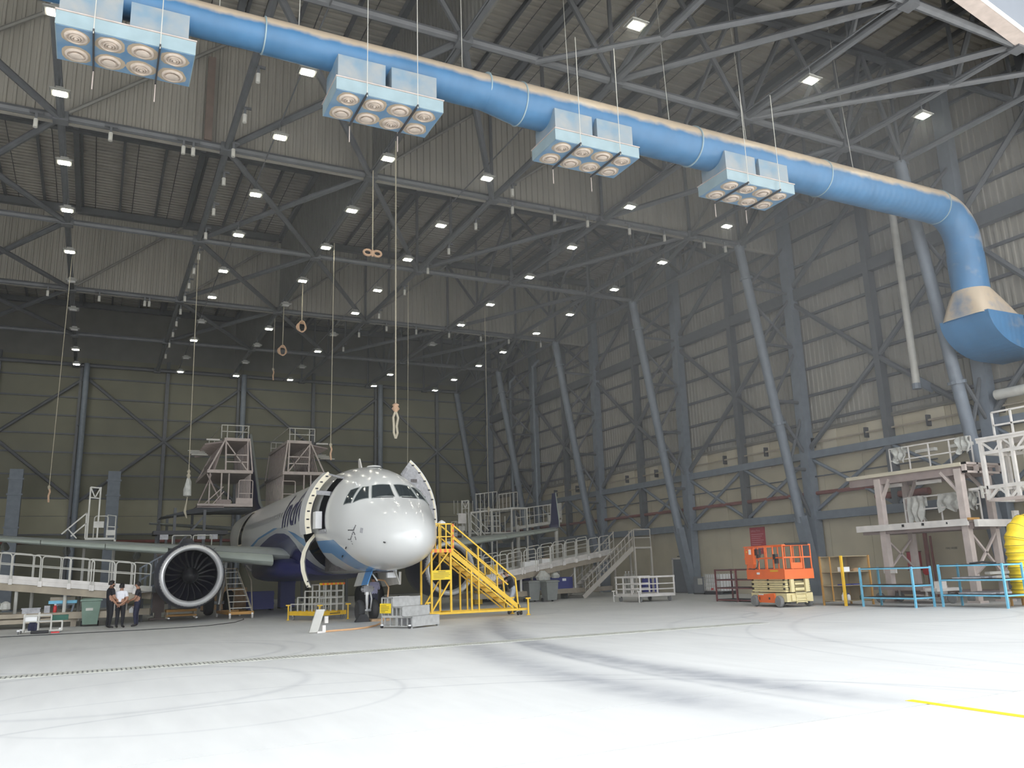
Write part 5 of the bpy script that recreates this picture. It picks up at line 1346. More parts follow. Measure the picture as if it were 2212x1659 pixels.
obj('pipe', G().tube((WX - .4, 25.15, 0), (WX - .4, 25.15, 4.5), .09, 10).tube((WX - .4, 24.9, 0), (WX - .4, 24.9, 2.6), .05, 8), 'red_pipe', rp, True)
obj('header', G().tube((WX - .42, 24.6, 4.55), (WX - .42, 27.4, 4.55), .16, 10), 'red_pipe', rp, True)
obj('valve_wheel', G().lathe([(.16, -.02), (.18, 0), (.16, .02), (.12, 0)], (WX - .62, 25.15, 1.1), (1, 0, 0), 14), 'red', rp)
obj('wall_stencil', text_g('FIRE HOSE', .12, wallp(24.4, 2.0)), 'text_dark', fb)
g = G().tube((29.95, 22.6, 4.2), (29.95, 22.6, 4.21), .02, 4)
dp = thing('down_pipe', 'tall pale vertical pipe on the right wall, left of the second leaning leg', 'pipe', (32.0, 24.2, 9))
obj('pipe', G().tube((31.9, 23.75, 9.1), (31.9, 23.75, 18.4), .16, 10), 'rail_grey', dp, True)
obj('pipe_joint', G().tube((31.9, 23.75, 8.9), (31.9, 23.75, 9.15), .2, 10).bar((31.9, 23.75, 9.3), (32.9, 23.75, 9.0), .1, .4), 'steel_blue', dp)
for k, (x, y, z0, z1) in enumerate(((31.0, 57.6, 4, 17.8), (31.0, 61.8, 4, 17.4))):
    t = thing('down_pipe', 'slim grey vertical pipe near the far right corner, %s of two' % ('right', 'left')[k], 'pipe', (x, y, z0), 'slim wall pipes')
    obj('pipe', G().tube((x, y, z0), (x, y, z1), .10, 8), 'steel_blue', t, True)
    obj('bend', G().tube((x, y, z1), (x + .3, y - .5, z1 + .5), .10, 8).bar((x, y, 10), (32.6, y, 10), .06).bar((x, y, z0 + .1), (32.6, y, z0 + .1), .1), 'steel_blue', t)
ob = thing('yellow_container', 'upright yellow plastic container on the floor behind the yellow stairs', 'container', (18.4, 41.4, 0))
obj('body', G().box(18.2, 41.2, 0, 18.65, 41.6, .66), 'yellow', ob); obj('lid', G().box(18.18, 41.18, .66, 18.67, 41.62, .70), 'yellow', ob); obj('stripe', G().box(18.4, 41.19, .15, 18.46, 41.2, .5), 'text_dark', ob)
# ================================================================ wing docks
def wing_dock(name, label, fx, xs, x_in, x_out):
    """sloping walkway along the wing; fx(X, depth) -> floor-plan point and deck height"""
    t = thing(name, label, 'work dock', (fx(x_in, 0).x, fx(x_in, 0).y, 0), 'wing docks')
    def q(n, g, m): return obj(n, g, m, t)
    A, B = fx(x_in, 0), fx(x_out, 0); A2, B2 = fx(x_in, 1.7), fx(x_out, 1.7)
    Z = Vector((0, 0, 1))
    def slab(z0, z1): return [A + Z * z0, B + Z * z0, B2 + Z * z0, A2 + Z * z0], Z * (z1 - z0)
    q('deck', G().prism(*slab(-.02, .02)), 'rail_white')
    q('toe_board', G().prism([A + Z * .0, B + Z * .0, B + Z * .30, A + Z * .30], (A2 - A).normalized() * .03), 'rail_white')
    q('toe_board', G().prism([A + Z * -.02, B + Z * -.02, B + Z * .10, A + Z * .10], (A - A2).normalized() * .02), 'rail_white')
    q('toe_board', G().prism([A2 + Z * .0, B2 + Z * .0, B2 + Z * .22, A2 + Z * .22], (A - A2).normalized() * .03), 'rail_grey')
    n = (A2 - A).normalized()
    q('edge_beam', G().bar(A - Z * .17 + n * .10, B - Z * .17 + n * .10, .14, .28), 'tan_beam')
    q('edge_beam', G().bar(A2 - Z * .17, B2 - Z * .17, .14, .28), 'tan_beam')
    for x0, x1 in xs:
        for dep in (0.0, 1.68):
            p, r = fx(x0, dep), fx(x1, dep)
            if dep == 0: p = p - n * .03; r = r - n * .03
            h = hoop_pts(p, r, 1.16, .13); hh = q('rail_hoop', G().path(h, .027, 6), 'rail_grey')
            obj('mid_rail', G().tube(lerp(p, p + Z * 1.16, .62), lerp(r, r + Z * 1.16, .62), .022, 6), 'rail_grey', hh)
            if dep == 0:
                obj('socket', G().bx(p + Z * .05, (.09, .09, .22)).bx(r + Z * .05, (.09, .09, .22)), 'rail_white', hh)
                obj('kick_panel', G().prism([p + Z * .16 + n * .06, r + Z * .16 + n * .06, r + Z * .155 + n * .06, p + Z * .155 + n * .06], -n * .03), 'tan_beam', hh)
    k = 5
    for i in range(k):
        u = (i + .5) / k; p = A.lerp(B, u); p2 = A2.lerp(B2, u)
        for e in (p + n * .25, p2 - n * .2): q('leg', G().tube((e.x, e.y, .3), (e.x, e.y, e.z - .3), .07, 8), 'rail_grey')
        q('cross_beam', G().bar(p - Z * .2 + n * .1, p2 - Z * .2, .1, .2), 'tan_beam')
    for e, e2 in ((A, B), (A2, B2)):
        q('base_beam', G().bar((e.x, e.y + .3, .45), (e2.x, e2.y + .3, .45), .18, .26), 'tan_beam')
    return t
lf = lambda X, d: Vector((X + d * .4, 37.75 + .462 * (1.63 - X) + d * .9, 1.27 + .116 * (1.63 - X)))
rf = lambda X, d: Vector((X - d * .4, 38.6 + .478 * (X - 17.2) + d * .9, 1.15 + .120 * (X - 17.5)))
wing_dock('wing_dock', 'long pale sloping walkway with hoop rails under the left part of the picture', lf, [(-6.9, -5.6), (-5.5, -4.3), (-4.15, -2.9), (-2.86, -1.84), (-1.78, -.73), (-.77, .12), (.03, .87), (.92, 1.62)], 1.7, -7.2)
wing_dock('wing_dock', 'long grey sloping walkway with hoop rails leading to the right stairs', rf, [(17.3, 18.2), (18.35, 19.35), (19.42, 20.5), (20.7, 21.65), (21.8, 22.87), (22.95, 24.02), (24.15, 25.18), (25.28, 26.4), (26.5, 27.5), (27.6, 28.6)], 17.2, 28.9)
# gangway and post at the inner end of the left dock
gw = thing('gangway', 'short grey gangway with barred rails rising toward the left engine', 'gangway', (2.3, 41, 0))
obj('deck', G().prism([(1.95, 40.6, 1.12), (2.85, 40.6, 1.66), (2.85, 40.6, 1.76), (1.95, 40.6, 1.22)], (0, 1.2, 0)), 'steel_blue', gw)
for y in (40.62, 41.75):
    obj('hand_rail', G().bar((1.95, y, 2.28), (2.85, y, 2.82), .05), 'steel_blue', gw); obj('hand_rail', G().bar((1.95, y, 1.75), (2.85, y, 2.29), .04), 'steel_blue', gw)
    for k in range(5):
        x = 1.97 + k * .215; z = 1.2 + k * .129; obj('baluster', G().bar((x, y, z), (x, y, z + 1.06), .035), 'steel_blue', gw)
for y in (40.8, 41.6): obj('leg', G().bar((2.1, y, 0), (2.1, y, 1.2), .1), 'steel', gw)
dpst = thing('dock_post', 'thick pinkish post with a square head, left of the left engine', 'post', (2.85, 42.2, 0))
obj('shaft', G().box(2.72, 42.0, 0, 3.0, 42.4, 2.85), 'pinkish', dpst); obj('head', G().box(2.66, 41.95, 2.85, 3.06, 42.45, 2.95), 'pink_white', dpst); obj('foot', G().box(2.5, 41.8, 0, 3.2, 42.6, .06).box(2.6, 41.95, .3, 3.1, 42.0, 1.2), 'pinkish', dpst)
# stuff standing on the base beams of the left dock
bn = thing('work_bench', 'blue-topped bench standing under the left walkway', 'bench', (-.95, 39.6, .6))
obj('top', G().box(-1.45, 39.3, .98, -.42, 39.9, 1.04).box(-1.45, 39.28, .92, -.42, 39.31, 1.04), 'blue_frame', bn)
for x in (-1.2, -.6): obj('leg', G().bar((x, 39.4, .58), (x + .08, 39.4, .94), .07).bar((x, 39.8, .58), (x + .08, 39.8, .94), .07), 'steel_blue', bn)
obj('brace', G().bar((-1.2, 39.4, .88), (-.5, 39.4, .88), .06), 'steel_blue', bn)
single('long_box', G().box(-1.40, 39.4, 1.04, -.50, 39.75, 1.18), 'tan_beam', 'long tan box lying on the blue bench', 'box', (-.95, 39.6, 1.04))
bs = thing('dock_skid', 'low tan steel skid beams under the left walkway', 'skid', (-3, 39.6, 0))
obj('beam', G().box(-6.5, 39.2, .42, -.25, 39.5, .58), 'tan_beam', bs); obj('beam', G().box(-6.5, 39.2, .20, -.35, 39.35, .36), 'tan_beam', bs)
obj('beam', G().box(-6.5, 40.3, .3, -.25, 40.5, .58), 'tan_beam', bs)
for x in (-6, -4, -2, -.6): obj('leg', G().box(x, 39.22, 0, x + .2, 39.5, .42).box(x, 40.3, 0, x + .2, 40.5, .3).box(x, 39.4, .36, x + .15, 40.4, .42), 'tan_beam', bs)
single('grey_crate', G().box(-2.35, 39.22, .581, -1.72, 39.48, .80).box(-2.38, 39.20, .75, -1.70, 39.5, .80), 'interior_grey', 'low grey crate on the skid beams, left of the bottle', 'crate', (-2, 39.3, .58))
single('post_box', G().box(-1.58, 39.25, .581, -1.38, 39.45, .86).box(-1.54, 39.23, .62, -1.42, 39.25, .8), 'interior_grey', 'upright grey box on the skid beams beside the bottle', 'box', (-1.5, 39.3, .58))
bt = thing('spray_bottle', 'red and white bottle on the skid beams before the bench', 'bottle', (-1.2, 39.35, .58))
obj('body', G().lathe([(.06, .0), (.07, .02), (.07, .22), (.03, .28)], (-1.2, 39.35, .58), (0, 0, 1), 10), 'red', bt, True); obj('cap', G().lathe([(.035, .28), (.05, .30), (.05, .42), (0, .42)], (-1.2, 39.35, .58), (0, 0, 1), 10), 'plastic_white', bt, True)
single('dust_bag', G().lathe([(.2, 0), (.42, .1), (.45, .3), (.3, .55), (.1, .75)], (-3.5, 39.6, .585), (0, 0, 1), 9).lathe([(.1, .15), (.2, .2), (.18, .42), (.05, .5)], (-2.95, 39.45, .585), (0, 0, 1), 9), 'cloth_grey', 'pale grey plastic bag on the skid beams at the left edge', 'bag', (-3.4, 39.6, .58))
tb = thing('low_trolley', 'tan low trolley on small wheels under the left engine', 'trolley', (3.6, 40.4, 0))
obj('top', G().box(3.05, 40.0, .36, 4.3, 41.0, .46), 'orange_rust', tb); obj('frame', G().bar((3.05, 40.0, .2), (4.3, 40.0, .2), .06).bar((3.05, 41, .2), (4.3, 41, .2), .06), 'orange_rust', tb)
for x in (3.1, 4.25):
    for y in (40.05, 40.95): obj('leg', G().bar((x, y, .08), (x, y, .4), .07), 'tan_beam', tb); caster(tb, (x + .06, y), .05, .03, 'grey_tyre')
# grey-blue crates and dark machines filling the far floor below the aircraft
for k, (x, y, w, d_, h, m, lab) in enumerate(((8.3, 47.5, 1.3, .9, 1.0, 'navy_bright', 'blue crate on the far floor below the belly, left one'), (11.6, 48.5, 1.1, .9, 1.9, 'olive_pale', 'tall pale olive locker on the far floor behind the nose wheel'), (6.2, 50, 1.2, .9, 1.3, 'wood', 'brown wooden crate on the far floor behind the step ladder'), (7.6, 51, 1.0, .8, 1.2, 'wood', 'brown wooden crate on the far floor, right of the other'), (10.0, 49, .8, .8, 1.7, 'navy_bright', 'tall blue locker on the far floor below the belly'))):
    t = thing('crate' if k not in (1, 4) else 'locker', lab, 'crate' if k not in (1, 4) else 'locker', (x, y, 0))
    obj('body', G().box(x - w / 2, y - d_ / 2, .06, x + w / 2, y + d_ / 2, h), m, t); obj('skid', G().box(x - w / 2, y - d_ / 2, 0, x - w / 2 + .12, y + d_ / 2, .07).box(x + w / 2 - .12, y - d_ / 2, 0, x + w / 2, y + d_ / 2, .07), 'dark', t)
    obj('batten', G().box(x - w / 2 - .02, y - d_ / 2 - .03, h * .3, x + w / 2 + .02, y - d_ / 2, h * .3 + .1).box(x - w / 2 - .02, y - d_ / 2 - .03, h * .8, x + w / 2 + .02, y - d_ / 2, h * .8 + .1), m, t)
# things on the right dock and behind it
for k, (x, z, m, lab) in enumerate(((19.2, .02, 'yellow', 'orange-yellow bin on the right walkway'), (21.9, .02, 'paper', 'white box on the right walkway, left one'), (22.5, .02, 'paper', 'white box on the right walkway, middle one'), (23.5, .02, 'paper', 'white box with brown top on the right walkway'))):
    p = rf(x, .9); w = .26 if k else .2
    t = thing('container' if k == 0 else 'box', lab, 'container' if k == 0 else 'box', tuple(p))
    obj('body', G().box(p.x - w, p.y - .2, p.z + .02, p.x + w, p.y + .2, p.z + (.62 if k == 0 else .42)), m, t); obj('lid', G().box(p.x - w - .02, p.y - .22, p.z + (.62 if k == 0 else .42), p.x + w + .02, p.y + .22, p.z + (.66 if k == 0 else .45)), 'wood' if k == 3 else m, t)
mc = thing('ground_unit', 'dark blue wheeled ground unit under the right walkway', 'machine', (23.6, 43.4, 0))
obj('body', G().box(22.2, 43.2, .5, 25.4, 44.3, 1.22), 'navy_bright', mc); obj('base', G().box(21.6, 43.1, .30, 25.5, 44.4, .5), 'tan_beam', mc); obj('notice', G().box(24.7, 43.18, 1.0, 24.95, 43.2, 1.14), 'paper', mc)
obj('leg', G().box(23.0, 43.5, 0, 23.2, 44, .3), 'dark', mc); obj('leg', G().box(25.0, 43.5, 0, 25.2, 44, .3), 'dark', mc); obj('hose', G().path([(23.4, 43.15, .7), (23.7, 43.1, .85), (24.1, 43.1, .85), (24.3, 43.15, .75)], .03, 5), 'blue_frame', mc)
sw = thing('stone_rack', 'dark rack of many small pale bottles behind the leaning man', 'rack', (20.3, 43.5, 0))
obj('back', G().box(19.6, 43.6, 0, 21.3, 43.9, 1.25), 'dark', sw)
g = G(); random.seed(3)
for k in range(46): g.bx((19.7 + random.random() * 1.5, 43.57, .15 + (k % 7) * .155), (.04, .04, .04 + .05 * random.random()))
obj('bottle_row', g, 'plastic_white', sw)['kind'] = 'stuff'
# ================================================================ right hand stairs
st = thing('dock_stairs', 'grey steel stairs with barred rails leading up to the right walkway', 'stairs', (26, 43.3, 0))
sq = lambda n, g, m='stair_grey': obj(n, g, m, st)
SA, SB = 25.65, 29.2; SZ = 2.85
for y in (42.3, 44.35):
    sq('stringer', G().bar((SA - .1, y, .05), (SB, y, SZ - .05), .06, .26))
    sq('hand_rail', G().bar((SA, y, 1.0), (SB, y, SZ + 1.0), .05)); sq('hand_rail', G().bar((SA, y, .55), (SB, y, SZ + .55), .04))
    for k in range(14):
        x = SA + .05 + (SB - SA - .1) * k / 13; z = SZ * (x - SA) / (SB - SA)
        sq('baluster', G().bar((x, y, z), (x, y, z + .98), .032))
for k in range(13):
    t = (k + .5) / 13; x = SA - .1 + (SB - SA) * t
    sq('tread', G().box(x - .14, 42.32, SZ * t - .03, x + .16, 44.33, SZ * t + .01))
sq('landing', G().box(29.2, 42.2, SZ - .1, 30.5, 44.6, SZ), 'stair_grey')
for x, y in ((29.25, 42.25), (30.45, 42.25), (30.45, 44.5), (29.25, 44.5)):
    sq('rail_post', G().bar((x, y, SZ), (x, y, SZ + 1.05), .05)); sq('support_leg', G().bar((x, y, 0), (x, y, SZ - .1), .1))
for z in (SZ + .55, SZ + 1.05): sq('guard_rail', G().bar((29.25, 42.25, z), (30.45, 42.25, z), .045)); sq('guard_rail', G().bar((30.45, 42.25, z), (30.45, 44.5, z), .045))
# ================================================================ stands beside the wings
def wing_stand(y, xs, label, mirror=1):
    t = thing('wing_stand', label, 'work stand', (xs(0), y, 0), 'stands by the wings')
    q = lambda n, g, m='rail_grey': obj(n, g, m, t)
    q('deck', G().box(min(xs(0), xs(1.3)), y, 3.72, max(xs(0), xs(1.3)), y + 1.6, 3.82))
    for u in (0, 1.3):
        for d in (.05, 1.55): q('leg', G().bar((xs(u), y + d, 0), (xs(u), y + d, 3.72), .1))
    for u in (.08, .52): q('mast', G().bar((xs(u), y + .1, 3.8), (xs(u), y + .1, 6.25), .07))
    q('mast_head', G().bar((xs(.08), y + .1, 6.25), (xs(.52), y + .1, 6.2), .06).bar((xs(.08), y + .1, 5.75), (xs(.52), y + .1, 5.7), .05).bar((xs(.1), y + .1, 6.2), (xs(.3), y + .1, 5.74), .05).bar((xs(.5), y + .1, 6.2), (xs(.3), y + .1, 5.74), .05))
    q('stair_rail', G().bar((xs(0), y + .05, 5.0), (xs(-1.0), y + .05, 4.0), .06)); q('stair_rail', G().bar((xs(0), y + .05, 4.5), (xs(-.6), y + .05, 3.9), .06))
    q('stair_rail', G().bar((xs(0), y + .05, 5.0), (xs(0), y + .05, 3.8), .06)); q('stair_brace', G().bar((xs(-.75), y + .05, 4.25), (xs(-.35), y + .05, 3.8), .05))
    q('hoop', G().path(hoop_pts((xs(.35), y + .3, 3.82), (xs(.95), y + .3, 3.82), 1.05), .03, 6)); q('gate', G().path([(xs(.92), y, 3.82), (xs(.92), y, 4.9), (xs(1.28), y, 4.85), (xs(1.28), y, 3.82)], .03, 6)); q('mid_rail', G().bar((xs(.9), y, 4.35), (xs(1.28), y, 4.33), .04))
    q('control_box', G().bx((xs(.55), y + .2, 4.45), (.45, .2, .3)))
    q('side_box', G().bx((xs(1.1), y - .03, 4.05), (.4, .1, .25)))
    return t
wing_stand(45.0, lambda u: -.38 + u, 'pale stair stand with a tall mast rising behind the left wing')
wing_stand(50.0, lambda u: 21.9 - u * 1.05, 'pale stair stand with a tall mast behind the right wing, next to the yellow stairs')
cs = thing('canopy_stand', 'grey stand with a slatted canopy deck and barred rails behind the right wing', 'work stand', (24.3, 51, 0))
cq = lambda n, g, m='rail_grey': obj(n, g, m, cs)
for x in (22.6, 23.4, 24.9, 26.05):
    for y in (50.0, 52.4): cq('leg', G().bar((x, y, 0), (x, y, 5.7), .09))
cq('roof_frame', G().bar((21.9, 50, 5.45), (24.9, 50, 5.76), .1).bar((24.9, 50, 5.76), (26.1, 50, 5.76), .12).bar((22.4, 53.5, 5.6), (26.1, 53.5, 5.85), .1).bar((26.05, 50, 5.76), (26.05, 53.5, 5.85), .1))
for k in range(11): cq('roof_slat', G().bar((22.0 + k * .38, 50.05, 5.46 + .03 * k), (22.5 + k * .36, 53.4, 5.6 + .02 * k), .06))
cq('stair_rail', G().bar((21.95, 50, 5.4), (23.2, 50, 4.3), .06)); cq('stair_rail', G().bar((21.95, 50, 4.9), (22.7, 50, 4.25), .06)); cq('post', G().bar((21.92, 50, 4.2), (21.92, 50, 5.45), .07)); cq('brace', G().bar((22.4, 50, 4.2), (22.75, 50, 4.65), .05))
for k in range(9):
    x = 22.2 + k * .44; cq('baluster', G().bar((x, 50.9, 4.2), (x, 50.9, 5.3), .05))
cq('work_deck', G().box(21.9, 50.2, 4.1, 26.1, 53, 4.2))
for z in (4.6, 4.95, 5.3): cq('ladder_rung', G().bar((23.2, 50.6, z), (24.3, 50.6, z), .045))
for x in (23.2, 23.75, 24.3): cq('ladder_stile', G().bar((x, 50.6, 4.2), (x, 50.6, 5.7), .07))
for x0, x1 in ((23.4, 25.0), (25.15, 26.6)):
    cq('guard_rail', G().bar((x0, 52.4, 6.9), (x1, 52.4, 7.1), .05).bar((x0, 52.4, 5.9), (x1, 52.4, 5.9), .05))
    for k in range(6): x = x0 + (x1 - x0) * k / 5; cq('baluster', G().bar((x, 52.4, 5.8), (x, 52.4, 6.95 + .1 * k / 5), .04))
for k in range(6): cq('baluster', G().bar((22.0 + k * .28, 53, 5.6), (22.0 + k * .28, 53, 6.5), .035))
cq('notice', G().box(21.0, 49.9, 4.75, 21.55, 49.93, 5.4), 'rail_white')
fd = thing('far_walkway', 'grey raised walkway with barred rails behind the right wing tip', 'walkway', (28, 52, 0))
fq = lambda n, g, m='rail_grey': obj(n, g, m, fd)
fq('deck', G().prism([(26.2, 52, 4.45), (29.9, 52, 4.95), (29.9, 52, 5.15), (26.2, 52, 4.65)], (0, 1.5, 0)))
fq('rail', G().bar((26.2, 52, 5.85), (29.9, 52, 6.3), .06).bar((26.2, 52, 5.25), (29.9, 52, 5.7), .05))
for k in range(11): x = 26.2 + k * .37; fq('baluster', G().bar((x, 52, 4.6 + .135 * k * .37), (x, 52, 5.85 + .12 * k * .37), .04))
fq('end_box', G().box(28.7, 51.8, 5.0, 29.35, 52, 5.45)); fq('back_panel', G().box(29.3, 52.6, 5.3, 30.2, 52.65, 6.3))
for x in (26.6, 29.7): fq('leg', G().tube((x, 52.5, 0), (x, 52.5, 4.8), .14, 8))
# ================================================================ tail scaffolds
def tail_dock(label, tr):
    t = thing('tail_scaffold', label, 'scaffold', (tr(7.5), 55, 0), 'scaffolds around the tail fin')
    q = lambda n, g, m='pinkish': obj(n, g, m, t)
    def B(x0, y0, z0, x1, y1, z1): return G().box(min(tr(x0), tr(x1)), y0, z0, max(tr(x0), tr(x1)), y1, z1)
    D0, D1 = 55.0, 61.5
    q('deck', B(7.05, D0, 10.36, 8.65, D1, 10.55), 'pink_white'); q('deck', B(6.1, D0, 8.28, 8.88, D1, 8.48), 'pink_white'); q('deck', B(5.6, D0, 6.16, 8.95, 55.6, 6.34), 'pink_white'); q('deck', B(5.6, D0, 6.1, 7.2, D1, 6.2))
    for z0, z1, xa, xb, xc in ((8.4, 10.4, 6.15, 7.1, 7.1), (8.4, 10.4, 8.85, 8.62, 8.62)):
        for y in (D0, D1): q('post', G().bar((tr(xa), y, z0), (tr(xb), y, z1), .09), 'pink_white')
    for x in (7.2, 8.55): q('post', G().bar((tr(x), D0, 8.4), (tr(x - .05), D0, 10.4), .09), 'pink_white')
    q('brace', G().bar((tr(7.15), D0, 10.3), (tr(8.5), D0, 8.5), .07), 'pink_white')
    for z in (9.0, 9.45): q('guard_rail', G().bar((tr(7.2), D0, z), (tr(8.55), D0, z), .07), 'pink_white')
    for y in (D0, D1):
        for z in (10.95, 11.36): q('guard_rail', G().bar((tr(6.85), y, z), (tr(8.55), y, z), .05), 'rail_grey')
        for x in (6.85, 7.2, 8.15, 8.5): q('rail_post', G().bar((tr(x), y, 10.5), (tr(x), y, 11.36), .05), 'rail_grey')
    for x in (6.85, 8.55):
        q('guard_rail', G().bar((tr(x), D0, 11.36), (tr(x), D1, 11.36), .05), 'rail_grey')
    for k in range(14):
        y = D0 + .25 + k * .46
        q('baluster', G().bar((tr(8.78), y, 6.3), (tr(8.78), y, 8.3), .05), 'pink_white'); q('baluster', G().bar((tr(8.7), y, 8.5), (tr(8.55), y, 10.4), .05))
        q('baluster', G().bar((tr(6.55), y, 8.5), (tr(7.1), y, 10.4), .06)); q('joist', G().bar((tr(7.0), y, 10.3), (tr(5.9), y, 10.1), .08, .1))
    q('side_sheet', B(8.82, D0 + .3, 6.4, 8.86, D1, 8.0) if False else B(6.6, D0 + 1.5, 8.5, 6.64, D1, 9.4))
    for x in (6.3, 7.0, 7.45): q('post', G().bar((tr(x), D0 + .2, 6.3), (tr(x), D0 + .2, 8.3), .08), 'pink_white')
    q('brace', G().bar((tr(6.1), D0, 8.2), (tr(7.0), D0, 6.4), .08)); q('brace', G().bar((tr(5.7), D0 + .3, 6.4), (tr(6.4), D0 + .3, 8.2), .07))
    q('gate', G().path(hoop_pts((tr(8.05), D0, 6.34), (tr(8.9), D0, 6.34), 1.5, .1), .035, 6), 'pink_white'); q('guard_rail', G().bar((tr(8.05), D0, 7.0), (tr(8.9), D0, 7.0), .05), 'pink_white')
    q('toe_board', B(7.9, D0 - .03, 6.34, 8.93, D0, 6.7), 'pink_white'); q('toe_board', B(6.7, D0 - .03, 6.34, 7.6, D0, 6.6))
    q('ladder', G().bar((tr(5.9), D0 - .1, 6.2), (tr(7.1), D0 - .1, 7.4), .06).bar((tr(6.5), D0 - .1, 6.3), (tr(7.15), D0 - .1, 7.1), .05), 'pink_white')
    q('lamp_tube', G().tube((tr(5.95), D0 - .05, 10.38), (tr(6.75), D0 - .05, 10.38), .06, 6), 'rail_white')
    for k in range(4): q('shelf_plank', B(5.2, D0 + 1.0 + k * .8, 9.5 + .2 * k, 6.2, D0 + 1.3 + k * .8, 9.56 + .2 * k), 'rail_grey')
    q('under_deck', G().prism([(tr(3.6), D0 + .5, 5.55), (tr(5.7), D0, 6.1), (tr(8.9), D0, 6.1), (tr(8.9), D0 + .4, 5.9), (tr(5.7), D0 + .4, 5.9)], (0, 3.0, 0)), 'steel')
    for x, y in ((4.4, D0 + .5), (6.1, D0 + .2), (4.4, 61.5), (6.0, 61.5)): q('leg', G().bar((tr(x), y, 0), (tr(x), y, 6.1), .16), 'steel')
    q('brace', G().bar((tr(4.4), D0 + .5, 3.5), (tr(6.1), D0 + .3, 5.6), .12), 'steel')
    return t
tail_dock('tall pinkish scaffold with decks and barred sides, left of the tail fin', lambda x: x)
tail_dock('tall pinkish scaffold with decks and barred sides, right of the tail fin', lambda x: 19.65 - x)
# dark shelf seen over the left wing
ov = thing('overwing_deck', 'dark low deck with small hoops seen over the inner left wing', 'work dock', (4.5, 46.5, 0))
obj('deck', G().box(2.7, 46.2, 4.0, 6.3, 47.6, 4.2), 'dark', ov)
for x in (2.9, 6.1): obj('leg', G().bar((x, 47.2, 0), (x, 47.2, 4.0), .12), 'steel', ov)
for x0, x1 in ((3.6, 4.5), (4.6, 5.5)): obj('hoop', G().path(hoop_pts((x0, 46.1, 3.45), (x1, 46.1, 3.45), .5, .08), .03, 6), 'rail_grey', ov)
for x in (3.0, 4.8, 5.4): obj('panel', G().box(x, 46.15, 3.75, x + .4, 46.2, 4.0), 'interior_grey', ov)
obj('mast', G().tube((2.95, 46.6, 4.2), (2.95, 46.6, 4.7), .05, 6).tube((2.95, 46.3, 3.3), (2.95, 46.3, 4.0), .06, 6), 'dark', ov)
# ================================================================ two deck platform at the right wall
wp = thing('work_platform', 'two deck whitish steel work platform on posts, before the right wall', 'work platform', (29.8, 22.5, 0))
wq = lambda n, g, m='pink_white': obj(n, g, m, wp)
for x in (29.0, 30.6):
    for y, z0 in ((24.0, 0), (20.35, 0)):
        wq('post', G().bar((x, y, z0), (x, y, 4.9), .26 if x < 30 else .22))
        wq('knee_brace', G().bar((x, y, 3.9), (x, y + (-.55 if y > 22 else .75), 4.85), .11)); wq('base_plate', G().bx((x, y, .04), (.5, .5, .08)))
    wq('mast_brace', G().bar((x, 20.3, 1.0), (x + .05, 19.85, 1.4), .1))
wq('deck_edge', G().box(28.85, 20.15, 4.98, 28.98, 25.5, 5.12), 'cream_pale'); wq('deck_beam', G().box(28.95, 20.2, 4.68, 29.15, 25.45, 4.98), 'pinkish'); wq('deck', G().box(28.95, 20.15, 4.98, 31.0, 25.45, 5.06))
wq('deck_beam', G().box(30.6, 20.2, 4.68, 30.8, 25.45, 4.98), 'pinkish'); wq('end_frame', G().box(28.9, 20.0, 4.72, 31.0, 20.15, 4.80).box(28.9, 20.0, 5.04, 31.0, 20.15, 5.12).box(28.9, 20.0, 4.72, 29.0, 20.15, 5.12).box(29.6, 20.0, 4.72, 29.7, 20.15, 5.12).box(30.9, 20.0, 4.72, 31.0, 20.15, 5.12))
wq('deck', G().box(28.75, 20.1, 2.92, 31.0, 25.2, 2.98)); wq('deck_edge', G().box(28.70, 20.1, 2.78, 28.80, 25.15, 3.03), 'rail_white'); wq('deck_beam', G().box(28.9, 20.15, 2.66, 29.1, 25.0, 2.90), 'pinkish'); wq('deck_beam', G().box(30.5, 20.15, 2.66, 30.7, 25.0, 2.90), 'pinkish')
wq('edge_bolt', G().box(28.68, 22.8, 2.88, 28.71, 22.9, 2.98).box(28.68, 21.9, 2.88, 28.71, 22.0, 2.98).box(28.68, 20.9, 2.88, 28.71, 20.95, 2.95), 'black')
wq('end_guard', G().box(28.72, 20.0, 2.98, 29.3, 20.1, 3.06), 'orange_rust'); wq('end_beam', G().box(28.8, 19.75, 2.72, 31.2, 19.9, 2.98).box(30.9, 19.7, 2.6, 31.2, 19.8, 3.3), 'rail_white')
for z0, y0, y1, h in ((5.06, 20.3, 24.0, 1.12), (2.98, 20.3, 23.6, 1.10)):
    for x in (29.9,):
        for f in (1.0, .55): wq('guard_rail', G().bar((x, y0, z0 + h * f), (x, y1, z0 + h * f), .05), 'rail_white')
        for k in range(5): y = y0 + (y1 - y0) * k / 4; wq('rail_post', G().bar((x, y, z0), (x, y, z0 + h), .045), 'rail_white')
for y, z in ((23.9, 4.55), (22.1, 4.52)): wq('tube_light', G().box(29.4, y - .55, z, 29.6, y + .45, z + .13), 'rail_white')
for y, z in ((22.9, 5.95), (21.3, 5.95)): wq('tube_light', G().box(30.6, y - .5, z, 30.8, y + .4, z + .13), 'rail_grey')
wq('bracing', G().bar((29.0, 20.3, 2.6), (30.6, 20.3, 1.0), .08).bar((30.6, 20.3, 2.6), (29.0, 20.3, 1.0), .08)); wq('bracing', G().bar((29.0, 24.0, 2.5), (30.6, 24.0, 1.2), .07).bar((30.6, 24, 2.5), (29, 24, 1.2), .07)); wq('shelf_plate', G().box(29.4, 20.0, 1.0, 31.0, 20.2, 1.1).box(29.6, 19.95, .8, 30.9, 20.05, .95), 'rail_grey')
